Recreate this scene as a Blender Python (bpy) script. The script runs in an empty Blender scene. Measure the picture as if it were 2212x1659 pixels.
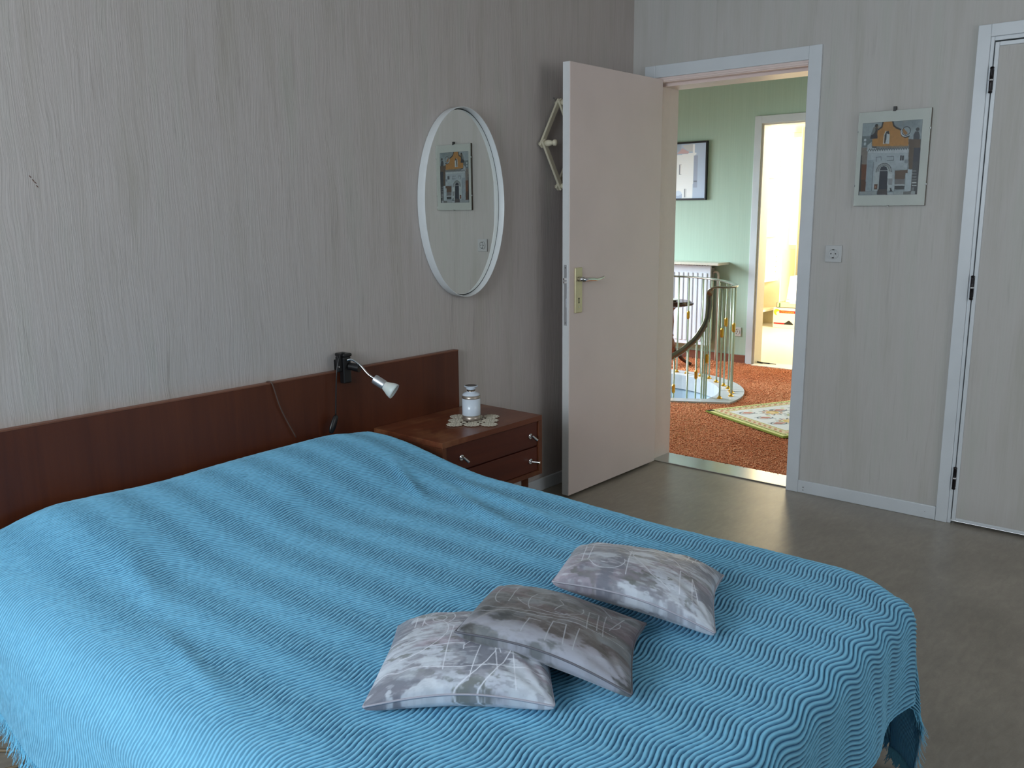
import bpy, bmesh, math, random
import numpy as np
from mathutils import Vector, Matrix, geometry
random.seed(7)
rng = np.random.default_rng(11)
PI = math.pi
sc = bpy.context.scene
COL = sc.collection

# ------------------------------------------------------------------ camera
cam_d = bpy.data.cameras.new('camera'); cam = bpy.data.objects.new('camera', cam_d); COL.objects.link(cam)
yaw, pitch, roll = 0.7105, -0.195, -0.0092
d = Vector((math.cos(pitch)*math.cos(yaw), math.cos(pitch)*math.sin(yaw), math.sin(pitch)))
r = Vector((math.sin(yaw), -math.cos(yaw), 0)); u = r.cross(d)
r2 = r*math.cos(roll)+u*math.sin(roll); u2 = r2.cross(d)
M = Matrix((r2, u2, -d)).transposed().to_4x4(); M.translation = (-4.0439, -2.6284, 1.3668)
cam.matrix_world = M
cam_d.sensor_width = 36; cam_d.lens = 1892.3/2212*36; cam_d.clip_start = .02
sc.camera = cam
sc.view_settings.view_transform = 'Standard'; sc.view_settings.look = 'None'
sc.view_settings.gamma = 1; sc.view_settings.use_curve_mapping = False
sc.view_settings.exposure = 0.07

# ------------------------------------------------------------------ world, window light and study fill
w = bpy.data.worlds.new('world'); sc.world = w; w.use_nodes = True
w.node_tree.nodes['Background'].inputs[0].default_value = (.84, .92, 1, 1)
w.node_tree.nodes['Background'].inputs[1].default_value = 2.2

def area(name, loc, target, sx, sy, power, col, spread=PI):
    l = bpy.data.lights.new(name, 'AREA'); l.shape = 'RECTANGLE'; l.size = sx; l.size_y = sy
    l.energy = power; l.color = col; l.spread = spread
    o = bpy.data.objects.new(name, l); COL.objects.link(o); o.location = loc
    o.rotation_euler = (Vector(target)-Vector(loc)).to_track_quat('-Z', 'Y').to_euler()
    return o
# daylight at the bedroom and landing window openings, plus an added study fill
area('bedroom_window_daylight', (-5.77, -1.25, 1.82), (0, -1.45, 1.2), 1.9, 1.2, 73, (.79, .90, 1.0))
area('bedroom_side_window_daylight', (-1.3, -4.22, 1.6), (-1.3, 0, 1.3), 1.6, 1.3, 6, (1.0, .95, .92))
area('landing_window_daylight', (1.75, 3.12, 1.35), (2.2, .9, .0), 1.9, 1.1, 78, (.78, .90, 1.0), math.radians(105))
area('study_window_daylight', (5.2, -1.1, 1.6), (6.2, 2.4, 2.3), 2.4, 1.4, 400, (1.0, .94, .82), math.radians(120))  # fill lamp added to brighten the study; this wall has no opening

# ------------------------------------------------------------------ helpers: materials
def s2l(c):
    return tuple((x/12.92 if x <= .04045 else ((x+.055)/1.055)**2.4) for x in c)
def rgb(a, b, c): return s2l((a/255, b/255, c/255))+(1,)

class NT:
    def __init__(s, name):
        m = bpy.data.materials.new(name); m.use_nodes = True; s.m = m
        s.n = m.node_tree.nodes; s.l = m.node_tree.links; s.b = s.n['Principled BSDF']
    def node(s, t, **kw):
        n = s.n.new(t)
        for k, v in kw.items():
            if k in n.inputs: n.inputs[k].default_value = v
            else: setattr(n, k, v)
        return n
    def link(s, a, b): s.l.new(a, b)
    def coords(s, scale, kind='Object', rot=(0,0,0)):
        tc = s.node('ShaderNodeTexCoord'); mp = s.node('ShaderNodeMapping')
        mp.inputs['Scale'].default_value = scale; mp.inputs['Rotation'].default_value = rot
        s.link(tc.outputs[kind], mp.inputs[0]); return mp.outputs[0]
    def noise(s, vec, scale, detail=3, rough=.55, dist=0):
        n = s.node('ShaderNodeTexNoise'); n.inputs['Scale'].default_value = scale
        n.inputs['Detail'].default_value = detail; n.inputs['Roughness'].default_value = rough
        n.inputs['Distortion'].default_value = dist
        s.link(vec, n.inputs['Vector']); return n.outputs['Fac']
    def ramp(s, fac, stops):
        n = s.node('ShaderNodeValToRGB'); e = n.color_ramp.elements
        while len(e) < len(stops): e.new(.5)
        for i, (p, c) in enumerate(stops): e[i].position = p; e[i].color = c
        s.link(fac, n.inputs[0]); return n.outputs[0]
    def mix(s, fac, a, b, mode='MIX'):
        n = s.node('ShaderNodeMix', data_type='RGBA', blend_type=mode)
        for sock, v in ((n.inputs[0], fac), (n.inputs[6], a), (n.inputs[7], b)):
            if hasattr(v, 'links'): s.link(v, sock)
            else: sock.default_value = v
        return n.outputs[2]
    def math(s, op, a, b=0.):
        n = s.node('ShaderNodeMath', operation=op)
        for sock, v in ((n.inputs[0], a), (n.inputs[1], b)):
            if hasattr(v, 'links'): s.link(v, sock)
            else: sock.default_value = v
        return n.outputs[0]
    def bump(s, h, strength=.3, dist=.002):
        n = s.node('ShaderNodeBump'); n.inputs['Strength'].default_value = strength; n.inputs['Distance'].default_value = dist
        s.link(h, n.inputs['Height']); s.link(n.outputs[0], s.b.inputs['Normal'])
    def base(s, c):
        if hasattr(c, 'links'): s.link(c, s.b.inputs['Base Color'])
        else: s.b.inputs['Base Color'].default_value = c

def plain(name, c, rough=.5, metal=0, spec=.5, noise=0.0, nscale=30, bump=0, bscale=200, **kw):
    t = NT(name); t.b.inputs['Roughness'].default_value = rough; t.b.inputs['Metallic'].default_value = metal
    t.b.inputs['Specular IOR Level'].default_value = spec
    co = t.coords((1,1,1))
    f = t.noise(co, nscale, 4)
    lo = tuple(x*(1-noise-.02) for x in c[:3])+(1,); hi = tuple(min(1, x*(1+noise+.02)) for x in c[:3])+(1,)
    t.base(t.ramp(f, [(.3, lo), (.7, hi)]))
    if bump: t.bump(t.noise(co, bscale, 3), bump, .001)
    for k, v in kw.items(): t.b.inputs[k.replace('_', ' ')].default_value = v
    return t.m

def wallpaper(name, strong=1.0, tint=(1,1,1)):
    t = NT(name)
    tc = t.node('ShaderNodeTexCoord')
    # horizontal coordinate = x+y so the paper runs on either wall direction
    sp = t.node('ShaderNodeSeparateXYZ'); t.link(tc.outputs['Object'], sp.inputs[0])
    h0 = t.math('ADD', sp.outputs[0], sp.outputs[1])
    cw = t.node('ShaderNodeCombineXYZ'); t.link(t.math('MULTIPLY', h0, 8.), cw.inputs[0]); t.link(t.math('MULTIPLY', sp.outputs[2], 1.9), cw.inputs[1])
    warp = t.noise(cw.outputs[0], 1, 3, .55)
    h = t.math('ADD', h0, t.math('MULTIPLY', warp, 0.040*strong+.010))
    def vec(sx, sz):
        c = t.node('ShaderNodeCombineXYZ'); t.link(t.math('MULTIPLY', h, sx), c.inputs[0]); t.link(t.math('MULTIPLY', sp.outputs[2], sz), c.inputs[1]); return c.outputs[0]
    tone = t.noise(vec(10, .9), 1, 3, .6)
    streak = t.noise(vec(55, 2.6), 1, 4, .65, .6)
    fine = t.noise(vec(170, 4.5), 1, 3, .6, .5)
    c0 = t.ramp(tone, [(.3, rgb(178*tint[0], 171*tint[1], 160*tint[2])), (.52, rgb(188*tint[0], 180*tint[1], 172*tint[2])), (.72, rgb(182*tint[0], 178*tint[1], 167*tint[2]))])
    m1 = t.math('MULTIPLY', t.ramp(streak, [(.58, (0,0,0,1)), (.80, (1,1,1,1))]), .32+.30*strong)
    c1 = t.mix(m1, c0, rgb(138*tint[0], 128*tint[1], 120*tint[2]))
    m2 = t.math('MULTIPLY', t.ramp(fine, [(.42, (0,0,0,1)), (.62, (1,1,1,1))]), .10+.14*strong)
    t.base(t.mix(m2, c1, rgb(205*tint[0], 200*tint[1], 192*tint[2])))
    hh = t.math('ADD', t.math('MULTIPLY', fine, .9), t.math('MULTIPLY', streak, .7))
    t.bump(hh, .22+.33*strong, .0018)
    t.b.inputs['Roughness'].default_value = .62; t.b.inputs['Specular IOR Level'].default_value = .35
    return t.m

def wood(name, dark, mid, light, rough=.35, scale=1., axis='Z', worn=0.):
    t = NT(name)
    s = {'Z': (22, 22, 1.1), 'X': (1.1, 22, 22), 'Y': (22, 1.1, 22)}[axis]
    co = t.coords(tuple(x*scale for x in s))
    a = t.noise(co, 1, 5, .6, .8)
    co2 = t.coords(tuple(x*scale*5 for x in s)); b = t.noise(co2, 1, 4, .6)
    co3 = t.coords((2.2, 2.2, 2.2)); cl = t.noise(co3, 1, 2)
    f = t.math('ADD', t.math('MULTIPLY', a, .6), t.math('MULTIPLY', cl, .4))
    c = t.ramp(f, [(.35, dark), (.5, mid), (.66, light)])
    c = t.mix(t.math('MULTIPLY', b, .45), c, dark)
    if worn:
        co4 = t.coords((7, 9, 7)); wn = t.noise(co4, 1, 5, .65)
        c = t.mix(t.math('MULTIPLY', t.ramp(wn, [(.5, (0,0,0,1)), (.7, (1,1,1,1))]), worn), c, rgb(150, 104, 70))
    t.base(c); t.bump(b, .12, .0006)
    t.b.inputs['Roughness'].default_value = rough; t.b.inputs['Specular IOR Level'].default_value = .4
    return t.m

def attr_mat(name, rough=.6, spec=.3, bump=0., bscale=400, attr='Col', sheen=0, coat=0):
    t = NT(name); a = t.node('ShaderNodeAttribute', attribute_name=attr)
    t.link(a.outputs['Color'], t.b.inputs['Base Color'])
    t.b.inputs['Roughness'].default_value = rough; t.b.inputs['Specular IOR Level'].default_value = spec
    if bump: t.bump(t.noise(t.coords((1,1,1)), bscale, 3), bump, .001)
    if sheen: t.b.inputs['Sheen Weight'].default_value = sheen
    if coat: t.b.inputs['Coat Weight'].default_value = coat; t.b.inputs['Coat Roughness'].default_value = .05
    return t.m

# ------------------------------------------------------------------ helpers: meshes and objects
def tag(o, label=None, cat=None, group=None, kind=None):
    if label: o['label'] = label
    if cat: o['category'] = cat
    if group: o['group'] = group
    if kind: o['kind'] = kind
    return o
def thing(name, label, cat, loc=(0,0,0), rz=0, group=None, kind=None):
    o = bpy.data.objects.new(name, None); COL.objects.link(o); o.location = loc; o.rotation_euler = (0,0,rz)
    o.empty_display_size = .1
    return tag(o, label, cat, group, kind)
def link(name, me, mat, parent=None, smooth=False):
    o = bpy.data.objects.new(name, me); COL.objects.link(o)
    if mat is not None and not me.materials: me.materials.append(mat)
    if parent: o.parent = parent
    if smooth: me.polygons.foreach_set('use_smooth', [True]*len(me.polygons))
    return o
class MB:
    """collects shapes and builds one mesh object"""
    def __init__(s): s.bm = bmesh.new()
    def box(s, x0, x1, y0, y1, z0, z1, bev=0., mat=None):
        r_ = bmesh.ops.create_cube(s.bm, size=1)
        vs = r_['verts']
        for v in vs:
            v.co = Vector((x0+(v.co.x+.5)*(x1-x0), y0+(v.co.y+.5)*(y1-y0), z0+(v.co.z+.5)*(z1-z0)))
            if mat: v.co = mat @ v.co
        if bev:
            es = list({e for v in vs for e in v.link_edges})
            bmesh.ops.bevel(s.bm, geom=es, offset=bev, segments=2, affect='EDGES', profile=.5)
        return s
    def lathe(s, prof, seg=32, mat=None, a0=0, a1=2*PI):
        rows = []
        full = abs(a1-a0-2*PI) < 1e-6
        n = seg if full else seg+1
        for (rr, z) in prof:
            rows.append([s.bm.verts.new(((mat @ Vector((rr*math.cos(a0+(a1-a0)*i/seg), rr*math.sin(a0+(a1-a0)*i/seg), z))) if mat else Vector((rr*math.cos(a0+(a1-a0)*i/seg), rr*math.sin(a0+(a1-a0)*i/seg), z)))) for i in range(n)])
        for a, b in zip(rows, rows[1:]):
            for i in range(seg):
                j = (i+1) % n
                try: s.bm.faces.new((a[i], a[j], b[j], b[i]))
                except ValueError: pass
        for row, pr, fl in ((rows[0], prof[0], True), (rows[-1], prof[-1], False)):
            if pr[0] > 1e-6 and full:
                try: s.bm.faces.new(row[::-1] if fl else row)
                except ValueError: pass
        return s
    def tube(s, pts, rad, seg=10, flat=None):
        """swept tube; rad number or list; flat=(w,h) gives an elliptical strip section"""
        pts = [Vector(p) for p in pts]; n = len(pts); rows = []
        up = Vector((0,0,1))
        for i, p in enumerate(pts):
            t = (pts[min(i+1, n-1)]-pts[max(i-1, 0)]).normalized()
            sd = t.cross(up)
            if sd.length < .05: sd = t.cross(Vector((0,1,0))) if i == 0 else prev_sd
            sd.normalize(); nn = sd.cross(t).normalized(); prev_sd = sd
            rr = rad[i] if isinstance(rad, (list, tuple)) else rad
            a, b = (flat[0], flat[1]) if flat else (rr, rr)
            rows.append([s.bm.verts.new(p+sd*a*math.cos(2*PI*k/seg)+nn*b*math.sin(2*PI*k/seg)) for k in range(seg)])
        for a, b in zip(rows, rows[1:]):
            for k in range(seg): s.bm.faces.new((a[k], a[(k+1) % seg], b[(k+1) % seg], b[k]))
        s.bm.faces.new(rows[0][::-1]); s.bm.faces.new(rows[-1]); return s
    def cyl(s, p0, p1, r0, r1=None, seg=20):
        r1 = r0 if r1 is None else r1
        return s.tube([p0, p1], [r0, r1], seg)
    def prism(s, poly, z0, z1, mat=None):
        """poly in xy, extruded z0..z1"""
        f = lambda x, y, z: (mat @ Vector((x, y, z))) if mat else Vector((x, y, z))
        a = [s.bm.verts.new(f(x, y, z0)) for x, y in poly]; b = [s.bm.verts.new(f(x, y, z1)) for x, y in poly]
        s.bm.faces.new(a[::-1]); s.bm.faces.new(b)
        for i in range(len(poly)):
            j = (i+1) % len(poly); s.bm.faces.new((a[i], a[j], b[j], b[i]))
        return s
    def build(s, name, mat, parent=None, smooth=False, auto=None):
        bmesh.ops.recalc_face_normals(s.bm, faces=s.bm.faces)
        me = bpy.data.meshes.new(name); s.bm.to_mesh(me); s.bm.free()
        o = link(name, me, mat, parent, smooth or auto is not None)
        if auto is not None:
            me.set_sharp_from_angle(angle=math.radians(auto))
        return o
def struct(name, mb, mat, label=None, auto=None):
    o = mb.build(name, mat, None, auto=auto); o['kind'] = 'structure'
    if label: o['label'] = label
    return o
def catmull(pts, n=10):
    P = [Vector(p) for p in pts]; P = [P[0]*2-P[1]]+P+[P[-1]*2-P[-2]]; out = []
    for i in range(1, len(P)-2):
        for k in range(n):
            t = k/n; a, b, c, e = P[i-1], P[i], P[i+1], P[i+2]
            out.append(.5*((2*b)+(c-a)*t+(2*a-5*b+4*c-e)*t*t+(3*b-a-3*c+e)*t**3))
    out.append(P[-2]); return out
def grid_mesh(name, co, cols=None, closed_u=False):
    """co: array (m,n,3)"""
    m, n = co.shape[:2]
    me = bpy.data.meshes.new(name)
    idx = np.arange(m*n).reshape(m, n)
    q = np.stack([idx[:-1,:-1], idx[1:,:-1], idx[1:,1:], idx[:-1,1:]], -1).reshape(-1, 4)
    me.vertices.add(m*n); me.vertices.foreach_set('co', co.reshape(-1).astype(np.float32))
    me.loops.add(q.size); me.loops.foreach_set('vertex_index', q.reshape(-1).astype(np.int32))
    me.polygons.add(len(q)); me.polygons.foreach_set('loop_start', np.arange(0, q.size, 4, dtype=np.int32))
    me.polygons.foreach_set('loop_total', np.full(len(q), 4, dtype=np.int32))
    me.update(calc_edges=True)
    me.polygons.foreach_set('use_smooth', np.ones(len(q), dtype=bool))
    if cols is not None: set_cols(me, cols.reshape(-1, 3))
    return me
def set_cols(me, cols, name='Col'):
    a = me.color_attributes.new(name, 'FLOAT_COLOR', 'POINT')
    c = np.ones((len(cols), 4), dtype=np.float32); c[:, :3] = cols
    a.data.foreach_set('color', c.reshape(-1))
def tris_mesh(name, V, F, cols=None):
    me = bpy.data.meshes.new(name)
    k = F.shape[1]
    me.vertices.add(len(V)); me.vertices.foreach_set('co', V.reshape(-1).astype(np.float32))
    me.loops.add(F.size); me.loops.foreach_set('vertex_index', F.reshape(-1).astype(np.int32))
    me.polygons.add(len(F)); me.polygons.foreach_set('loop_start', np.arange(0, F.size, k, dtype=np.int32))
    me.polygons.foreach_set('loop_total', np.full(len(F), k, dtype=np.int32))
    me.update(calc_edges=True)
    if cols is not None: set_cols(me, cols)
    return me
def vnoise(x, y, seed=0):
    xi = np.floor(x).astype(np.int64); yi = np.floor(y).astype(np.int64); fx = x-xi; fy = y-yi
    fx = fx*fx*(3-2*fx); fy = fy*fy*(3-2*fy)
    def h(a, b):
        n = (a*374761393+b*668265263+seed*1442695041) & 0xffffffff
        n = ((n ^ (n >> 13))*1274126177) & 0xffffffff
        return ((n ^ (n >> 16)) & 0xffff)/65535.
    return (h(xi, yi)*(1-fx)+h(xi+1, yi)*fx)*(1-fy)+(h(xi, yi+1)*(1-fx)+h(xi+1, yi+1)*fx)*fy
def fbm(x, y, seed=0, o=4):
    s = 0; a = 1; t = 0
    for i in range(o): s = s+a*vnoise(x*2**i, y*2**i, seed+i*17); t += a; a *= .55
    return s/t
def sm(a, b, x):
    t = np.clip((x-a)/(b-a), 0, 1); return t*t*(3-2*t)
# raster painting on (U,V) sample grids, colours 0-255 sRGB
class Paint:
    def __init__(s, U, V, bg): s.U, s.V = U, V; s.c = np.zeros(U.shape+(3,))+np.array(bg, float)
    def put(s, mask, col, a=1.):
        m = (mask*a)[..., None]; s.c = s.c*(1-m)+np.array(col, float)*m
    def poly(s, pts, col, a=1.):
        m = np.zeros(s.U.shape, bool); n = len(pts)
        for i in range(n):
            x0, y0 = pts[i]; x1, y1 = pts[(i+1) % n]
            if y0 == y1: continue
            c = ((y0 > s.V) != (y1 > s.V)) & (s.U < (x1-x0)*(s.V-y0)/(y1-y0)+x0); m ^= c
        s.put(m.astype(float), col, a)
    def rect(s, x0, y0, x1, y1, col, a=1.): s.poly([(x0,y0),(x1,y0),(x1,y1),(x0,y1)], col, a)
    def disc(s, x, y, rx, ry, col, a=1.): s.put((((s.U-x)/rx)**2+((s.V-y)/ry)**2 < 1).astype(float), col, a)
    def line(s, pts, wd, col, a=1., asp=1.):
        D = np.full(s.U.shape, 9.)
        for (x0, y0), (x1, y1) in zip(pts, pts[1:]):
            dx, dy = (x1-x0), (y1-y0)*asp; L = dx*dx+dy*dy+1e-12
            t = np.clip(((s.U-x0)*dx+(s.V-y0)*asp*dy)/L, 0, 1)
            D = np.minimum(D, np.hypot(s.U-x0-t*dx, (s.V-y0)*asp-t*dy))
        s.put(np.clip(1.5-D/wd*1.0, 0, 1), col, a)
    def lin(s):
        c = np.clip(s.c/255., 0, 1); return np.where(c <= .04045, c/12.92, ((c+.055)/1.055)**2.4)
def arc(cx, cy, rx, ry, a0, a1, n=14):
    return [(cx+rx*math.cos(a0+(a1-a0)*i/n), cy+ry*math.sin(a0+(a1-a0)*i/n)) for i in range(n+1)]

# ------------------------------------------------------------------ materials
m_wall_a = wallpaper('wallpaper_back', 1.0, (.97, .965, .985))
m_wall_b = wallpaper('wallpaper_right', .12, (.985, 1.01, 1.035))
m_trim = plain('white_paint', rgb(205, 210, 214), .35, noise=.02, nscale=6)
m_leaf = plain('door_paint', rgb(220, 203, 197), .42, noise=.012, nscale=4, bump=.03, bscale=500)
m_edge = plain('door_edge_paint', rgb(215, 215, 214), .4)
m_ceil = plain('ceiling_paint', rgb(215, 212, 205), .8)
m_black = plain('black_plastic', rgb(22, 21, 22), .35)
m_chrome = plain('chrome', (.62, .62, .63, 1), .16, 1)
m_steel = plain('brushed_steel', (.50, .52, .52, 1), .20, 1)
m_silver = plain('satin_silver', (.60, .61, .63, 1), .38, .85)
m_brass = plain('pale_brass', rgb(206, 196, 160), .36, .5, noise=.03)
m_gold = plain('gold_brass', rgb(214, 160, 60), .28, .9)
m_white_plastic = plain('white_plastic', rgb(205, 205, 200), .3)
m_dark = plain('dark_gap', rgb(12, 12, 14), .8)

def floor_mat():
    t = NT('grey_vinyl'); co = t.coords((1,1,1)); st = t.coords((3, 9, 1), rot=(0,0,.6))
    a = t.noise(co, 3.2, 5, .6); b = t.noise(st, 5, 5, .65, .5); f = t.noise(co, 260, 2)
    x = t.math('ADD', t.math('MULTIPLY', a, .5), t.math('MULTIPLY', b, .5))
    c = t.ramp(x, [(.36, rgb(128, 120, 108)), (.52, rgb(144, 136, 123)), (.66, rgb(159, 151, 137))])
    t.base(t.mix(t.math('MULTIPLY', f, .25), c, rgb(90, 84, 78)))
    t.bump(t.noise(co, 210, 3), .25, .0012)
    rr = t.node('ShaderNodeMapRange'); rr.inputs[3].default_value = .26; rr.inputs[4].default_value = .36; t.link(b, rr.inputs[0]); t.link(rr.outputs[0], t.b.inputs['Roughness'])
    t.b.inputs['Specular IOR Level'].default_value = .85
    return t.m
m_floor = floor_mat()
def green_mat():
    t = NT('green_wallpaper'); co = t.coords((1, 90, 2)); a = t.noise(co, 1, 3)
    t.base(t.ramp(a, [(.3, rgb(170, 192, 174)), (.7, rgb(176, 198, 180))])); t.b.inputs['Roughness'].default_value = .75
    t.bump(a, .1, .001); return t.m
m_green = green_mat()
m_mahog = wood('mahogany_veneer', rgb(74, 34, 18), rgb(86, 42, 23), rgb(98, 50, 28), .33)
m_nsbody = wood('nightstand_veneer', rgb(74, 30, 17), rgb(88, 38, 22), rgb(100, 46, 27), .34, axis='X')
m_nstop = wood('nightstand_top', rgb(92, 46, 28), rgb(112, 60, 38), rgb(128, 76, 50), .30, axis='X', worn=.6)
m_nsedge = wood('nightstand_edge', rgb(84, 42, 24), rgb(104, 58, 34), rgb(122, 72, 44), .4)
m_stone = plain('grey_marble', rgb(196, 200, 204), .3, noise=.05, nscale=9)

# ================================================================== STRUCTURE
X0, Y0, HC = -5.8, -4.25, 2.52       # left wall, front wall, ceiling height
# floor of the bedroom
fl = MB().box(X0, .03, Y0, 0, -.12, 0); struct('floor', fl, m_floor, 'grey brown vinyl bedroom floor')
struct('ceiling', MB().box(X0-.2, .2, Y0-.2, .2, HC, HC+.1), m_ceil, 'plain bedroom ceiling')
struct('wall_back', MB().box(X0-.2, .2, 0, .2, -.12, HC), m_wall_a, 'greige wood-grain wallpapered wall behind the headboard')
# right wall with door opening and closet opening
rw = MB()
rw.box(0, .2, -.115, 0, 0, HC); rw.box(0, .2, -.965, -.115, 2.025, HC); rw.box(0, .2, -1.66, -.965, 0, HC)
rw.box(0, .2, -2.60, -1.66, 2.045, HC); rw.box(0, .2, Y0, -2.60, 0, HC)
struct('wall_right', rw, m_wall_b, 'beige wallpapered wall with the open door and the closet door')
lw = MB(); wy0, wy1, wz0, wz1 = -2.25, -.30, 1.1, 2.44
lw.box(X0-.2, X0, Y0, wy0, 0, HC); lw.box(X0-.2, X0, wy1, 0, 0, HC); lw.box(X0-.2, X0, wy0, wy1, 0, wz0); lw.box(X0-.2, X0, wy0, wy1, wz1, HC)
struct('wall_left', lw, m_wall_b, 'wallpapered window wall left of the bed')
fw = MB(); fx0, fx1, fz0, fz1 = -2.1, -.5, .9, 2.3
fw.box(X0, fx0, Y0-.2, Y0, 0, HC); fw.box(fx1, .2, Y0-.2, Y0, 0, HC); fw.box(fx0, fx1, Y0-.2, Y0, 0, fz0); fw.box(fx0, fx1, Y0-.2, Y0, fz1, HC)
struct('wall_front', fw, m_wall_b, 'wallpapered wall behind the camera')
def window(name, a, b, z0, z1, plane, axis, label):
    e = thing(name, label, None, kind='structure')
    f = MB()
    def bx(p0, p1, q0, q1):
        t_ = .03 if q1-q0 > .2 else .026
        if axis == 'x': f.box(plane-t_, plane+t_, p0, p1, q0, q1)
        else: f.box(p0, p1, plane-t_, plane+t_, q0, q1)
    for p in ((a, a+.06), (b-.06, b), ((a+b)/2-.04, (a+b)/2+.04)): bx(p[0], p[1], z0, z1)
    bx(a+.001, b-.001, z0+.001, z0+.06); bx(a+.001, b-.001, z1-.06, z1-.001)
    f.build('window_frame', m_trim, e)
window('window_1', wy0, wy1, wz0, wz1, X0-.1, 'x', 'white framed bedroom window left of the bed')
window('window_2', fx0, fx1, fz0, fz1, Y0-.1, 'y', 'white framed bedroom window behind the camera')
# baseboards
struct('baseboard_back', MB().box(X0, -.02, -.014, 0, 0, .062, .003), m_trim)
bb = MB(); bb.box(-.013, 0, -1.634, -1.002, 0, .062, .003)
bbo = struct('baseboard_right', bb, m_trim)
for yy in (-1.03, -1.59):
    for zz in ((.03, .016) if yy > -1.2 else (.03,)):
        MB().cyl((-.0125, yy, zz), (-.0138, yy, zz), .0028, seg=10).build('nail', m_steel, bbo)
struct('baseboard_right_far', MB().box(-.013, 0, Y0, -2.66, 0, .062, .003), m_trim)

# door lining and architrave (bedroom door)
def frame_trim(name, ya, yb, ztop, wd, x_face, sgn, label, bead=True):
    """U-shaped trim around an opening; ya>yb inner edges; outer = inner + wd; sits on plane x_face, sticks out sgn"""
    e = thing(name, label, None, kind='structure')
    t = .014
    x0, x1 = sorted((x_face, x_face+sgn*t))
    parts = [('jamb_trim', MB().box(x0, x1, ya, ya+wd, 0, ztop+wd, .002)), ('jamb_trim', MB().box(x0, x1, yb-wd, yb, 0, ztop+wd, .002)),
             ('head_trim', MB().box(x0, x1, yb, ya, ztop, ztop+wd, .002))]
    for n, mb in parts: mb.build(n, m_trim, e)
    return e
tr = frame_trim('trim_1', -.14, -.942, 2.024, .060, 0, -1, 'white trim around the open bedroom door')
ln = MB()   # lining boards inside the opening, with a rebate step
ln.box(-.004, .205, -.14, -.115, 0, 2.0); ln.box(-.004, .205, -.965, -.94, 0, 2.0); ln.box(-.004, .205, -.965, -.115, 2.0, 2.025)
ln.box(.045, .205, -.153, -.14, 0, 2.0); ln.box(.045, .205, -.94, -.928, 0, 2.0); ln.box(.045, .205, -.94, -.14, 1.985, 2.0)
ln.box(-.010, -.002, -.94, -.14, 2.004, 2.014, .002)
ln.build('lining', plain('lining_paint', rgb(226, 207, 200), .4), tr)
struct('threshold_trim_1', MB().box(.018, .200, -.94, -.14, -.01, .006, .002), m_steel, 'brushed steel threshold strip of the open bedroom door')

# door leaf, opened parallel to the back wall
dr = thing('door_1', 'open beige white flush bedroom door with lever handle', 'door', (0, 0, 0), kind='structure')
lf = MB().box(-.795, -.012, -.188, -.147, .012, 2.012, .0015).build('door_panel', m_leaf, dr)
MB().box(-.7965, -.7948, -.186, -.149, .012, 2.012).build('edge_lipping', m_edge, dr)
fp = MB().box(-.7982, -.7960, -.177, -.159, .84, 1.12, .0008).build('lock_plate', m_silver, dr)
lt = MB(); lt.prism([(-.7982,-.175), (-.808,-.169), (-.808,-.161), (-.7982,-.161)], 1.036, 1.046); lt.prism([(-.7982,-.175), (-.808,-.169), (-.808,-.161), (-.7982,-.161)], 1.050, 1.060)
lt.build('latch_bolt', m_chrome, fp)
MB().box(-.8000, -.7975, -.173, -.163, .925, .965, .0008).build('dead_bolt', m_silver, fp)
for zz in (.853, 1.107): MB().cyl((-.7981, -.168, zz), (-.7988, -.168, zz), .0035, seg=10).build('screw', m_steel, fp)
pl = MB().box(-.759, -.704, -.1965, -.188, .895, 1.106, .003).build('handle_plate', m_brass, dr)
hd = MB(); hd.cyl((-.735, -.196, 1.053), (-.735, -.232, 1.053), .0115, .0105)
pts = catmull([(-.742, -.232, 1.052), (-.72, -.236, 1.052), (-.68, -.236, 1.050), (-.64, -.234, 1.047), (-.60, -.231, 1.050), (-.575, -.229, 1.055)], 6)
hd.tube(pts, [.0115-.0065*abs(i/(len(pts)-1))**1.3 for i in range(len(pts))], 14)
hd.build('lever_handle', m_chrome, pl, smooth=True)
kh = MB(); kh.cyl((-.7315, -.1964, .962), (-.7315, -.1972, .962), .0045, seg=14); kh.box(-.7338, -.7292, -.1972, -.1962, .942, .962); kh.cyl((-.7315, -.1964, .943), (-.7315, -.1972, .943), .0038, seg=12)
kh.build('keyhole', m_dark, pl)
MB().cyl((-.7315, -.1964, .922), (-.7315, -.1974, .922), .003, seg=12).build('screw', m_steel, pl)
for zz in (.25, 1.05, 1.8):
    h = MB(); h.cyl((-.006, -.1405, zz-.045), (-.006, -.1405, zz+.045), .0055); h.build('hinge', m_silver, dr, smooth=True)

# closet door in the right wall
ct = frame_trim('trim_2', -1.683, -2.577, 2.028, .048, 0, -1, 'white trim around the closed closet door')
cb = MB(); cb.box(-.008, .1, -1.697, -1.683, 0, 2.028, .002); cb.box(-.008, .1, -2.577, -2.563, 0, 2.028, .002); cb.box(-.008, .1, -2.563, -1.697, 2.012, 2.028, .002)
cb.build('lining', m_trim, ct)
struct('closet_shadow_trim', MB().box(.045, .06, -2.6, -1.66, 0, 2.045), m_dark)  # dark sheet added behind the door, standing for shade in its gaps
cd = thing('door_2', 'closed closet door papered like the wall with black hinges', 'door', (0, 0, 0), kind='structure')
e = MB(); e.box(-.012, .02, -1.717, -1.701, .014, 2.006, .002); e.box(-.012, .02, -2.558, -2.542, .014, 2.006, .002); e.box(-.012, .02, -2.542, -1.717, 1.990, 2.006, .002); e.box(-.012, .02, -2.542, -1.717, .014, .028, .002)
e.build('door_edging', m_trim, cd)
MB().box(-.009, .018, -2.5415, -1.7175, .0285, 1.9895).build('door_panel', m_wall_b, cd)
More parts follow.
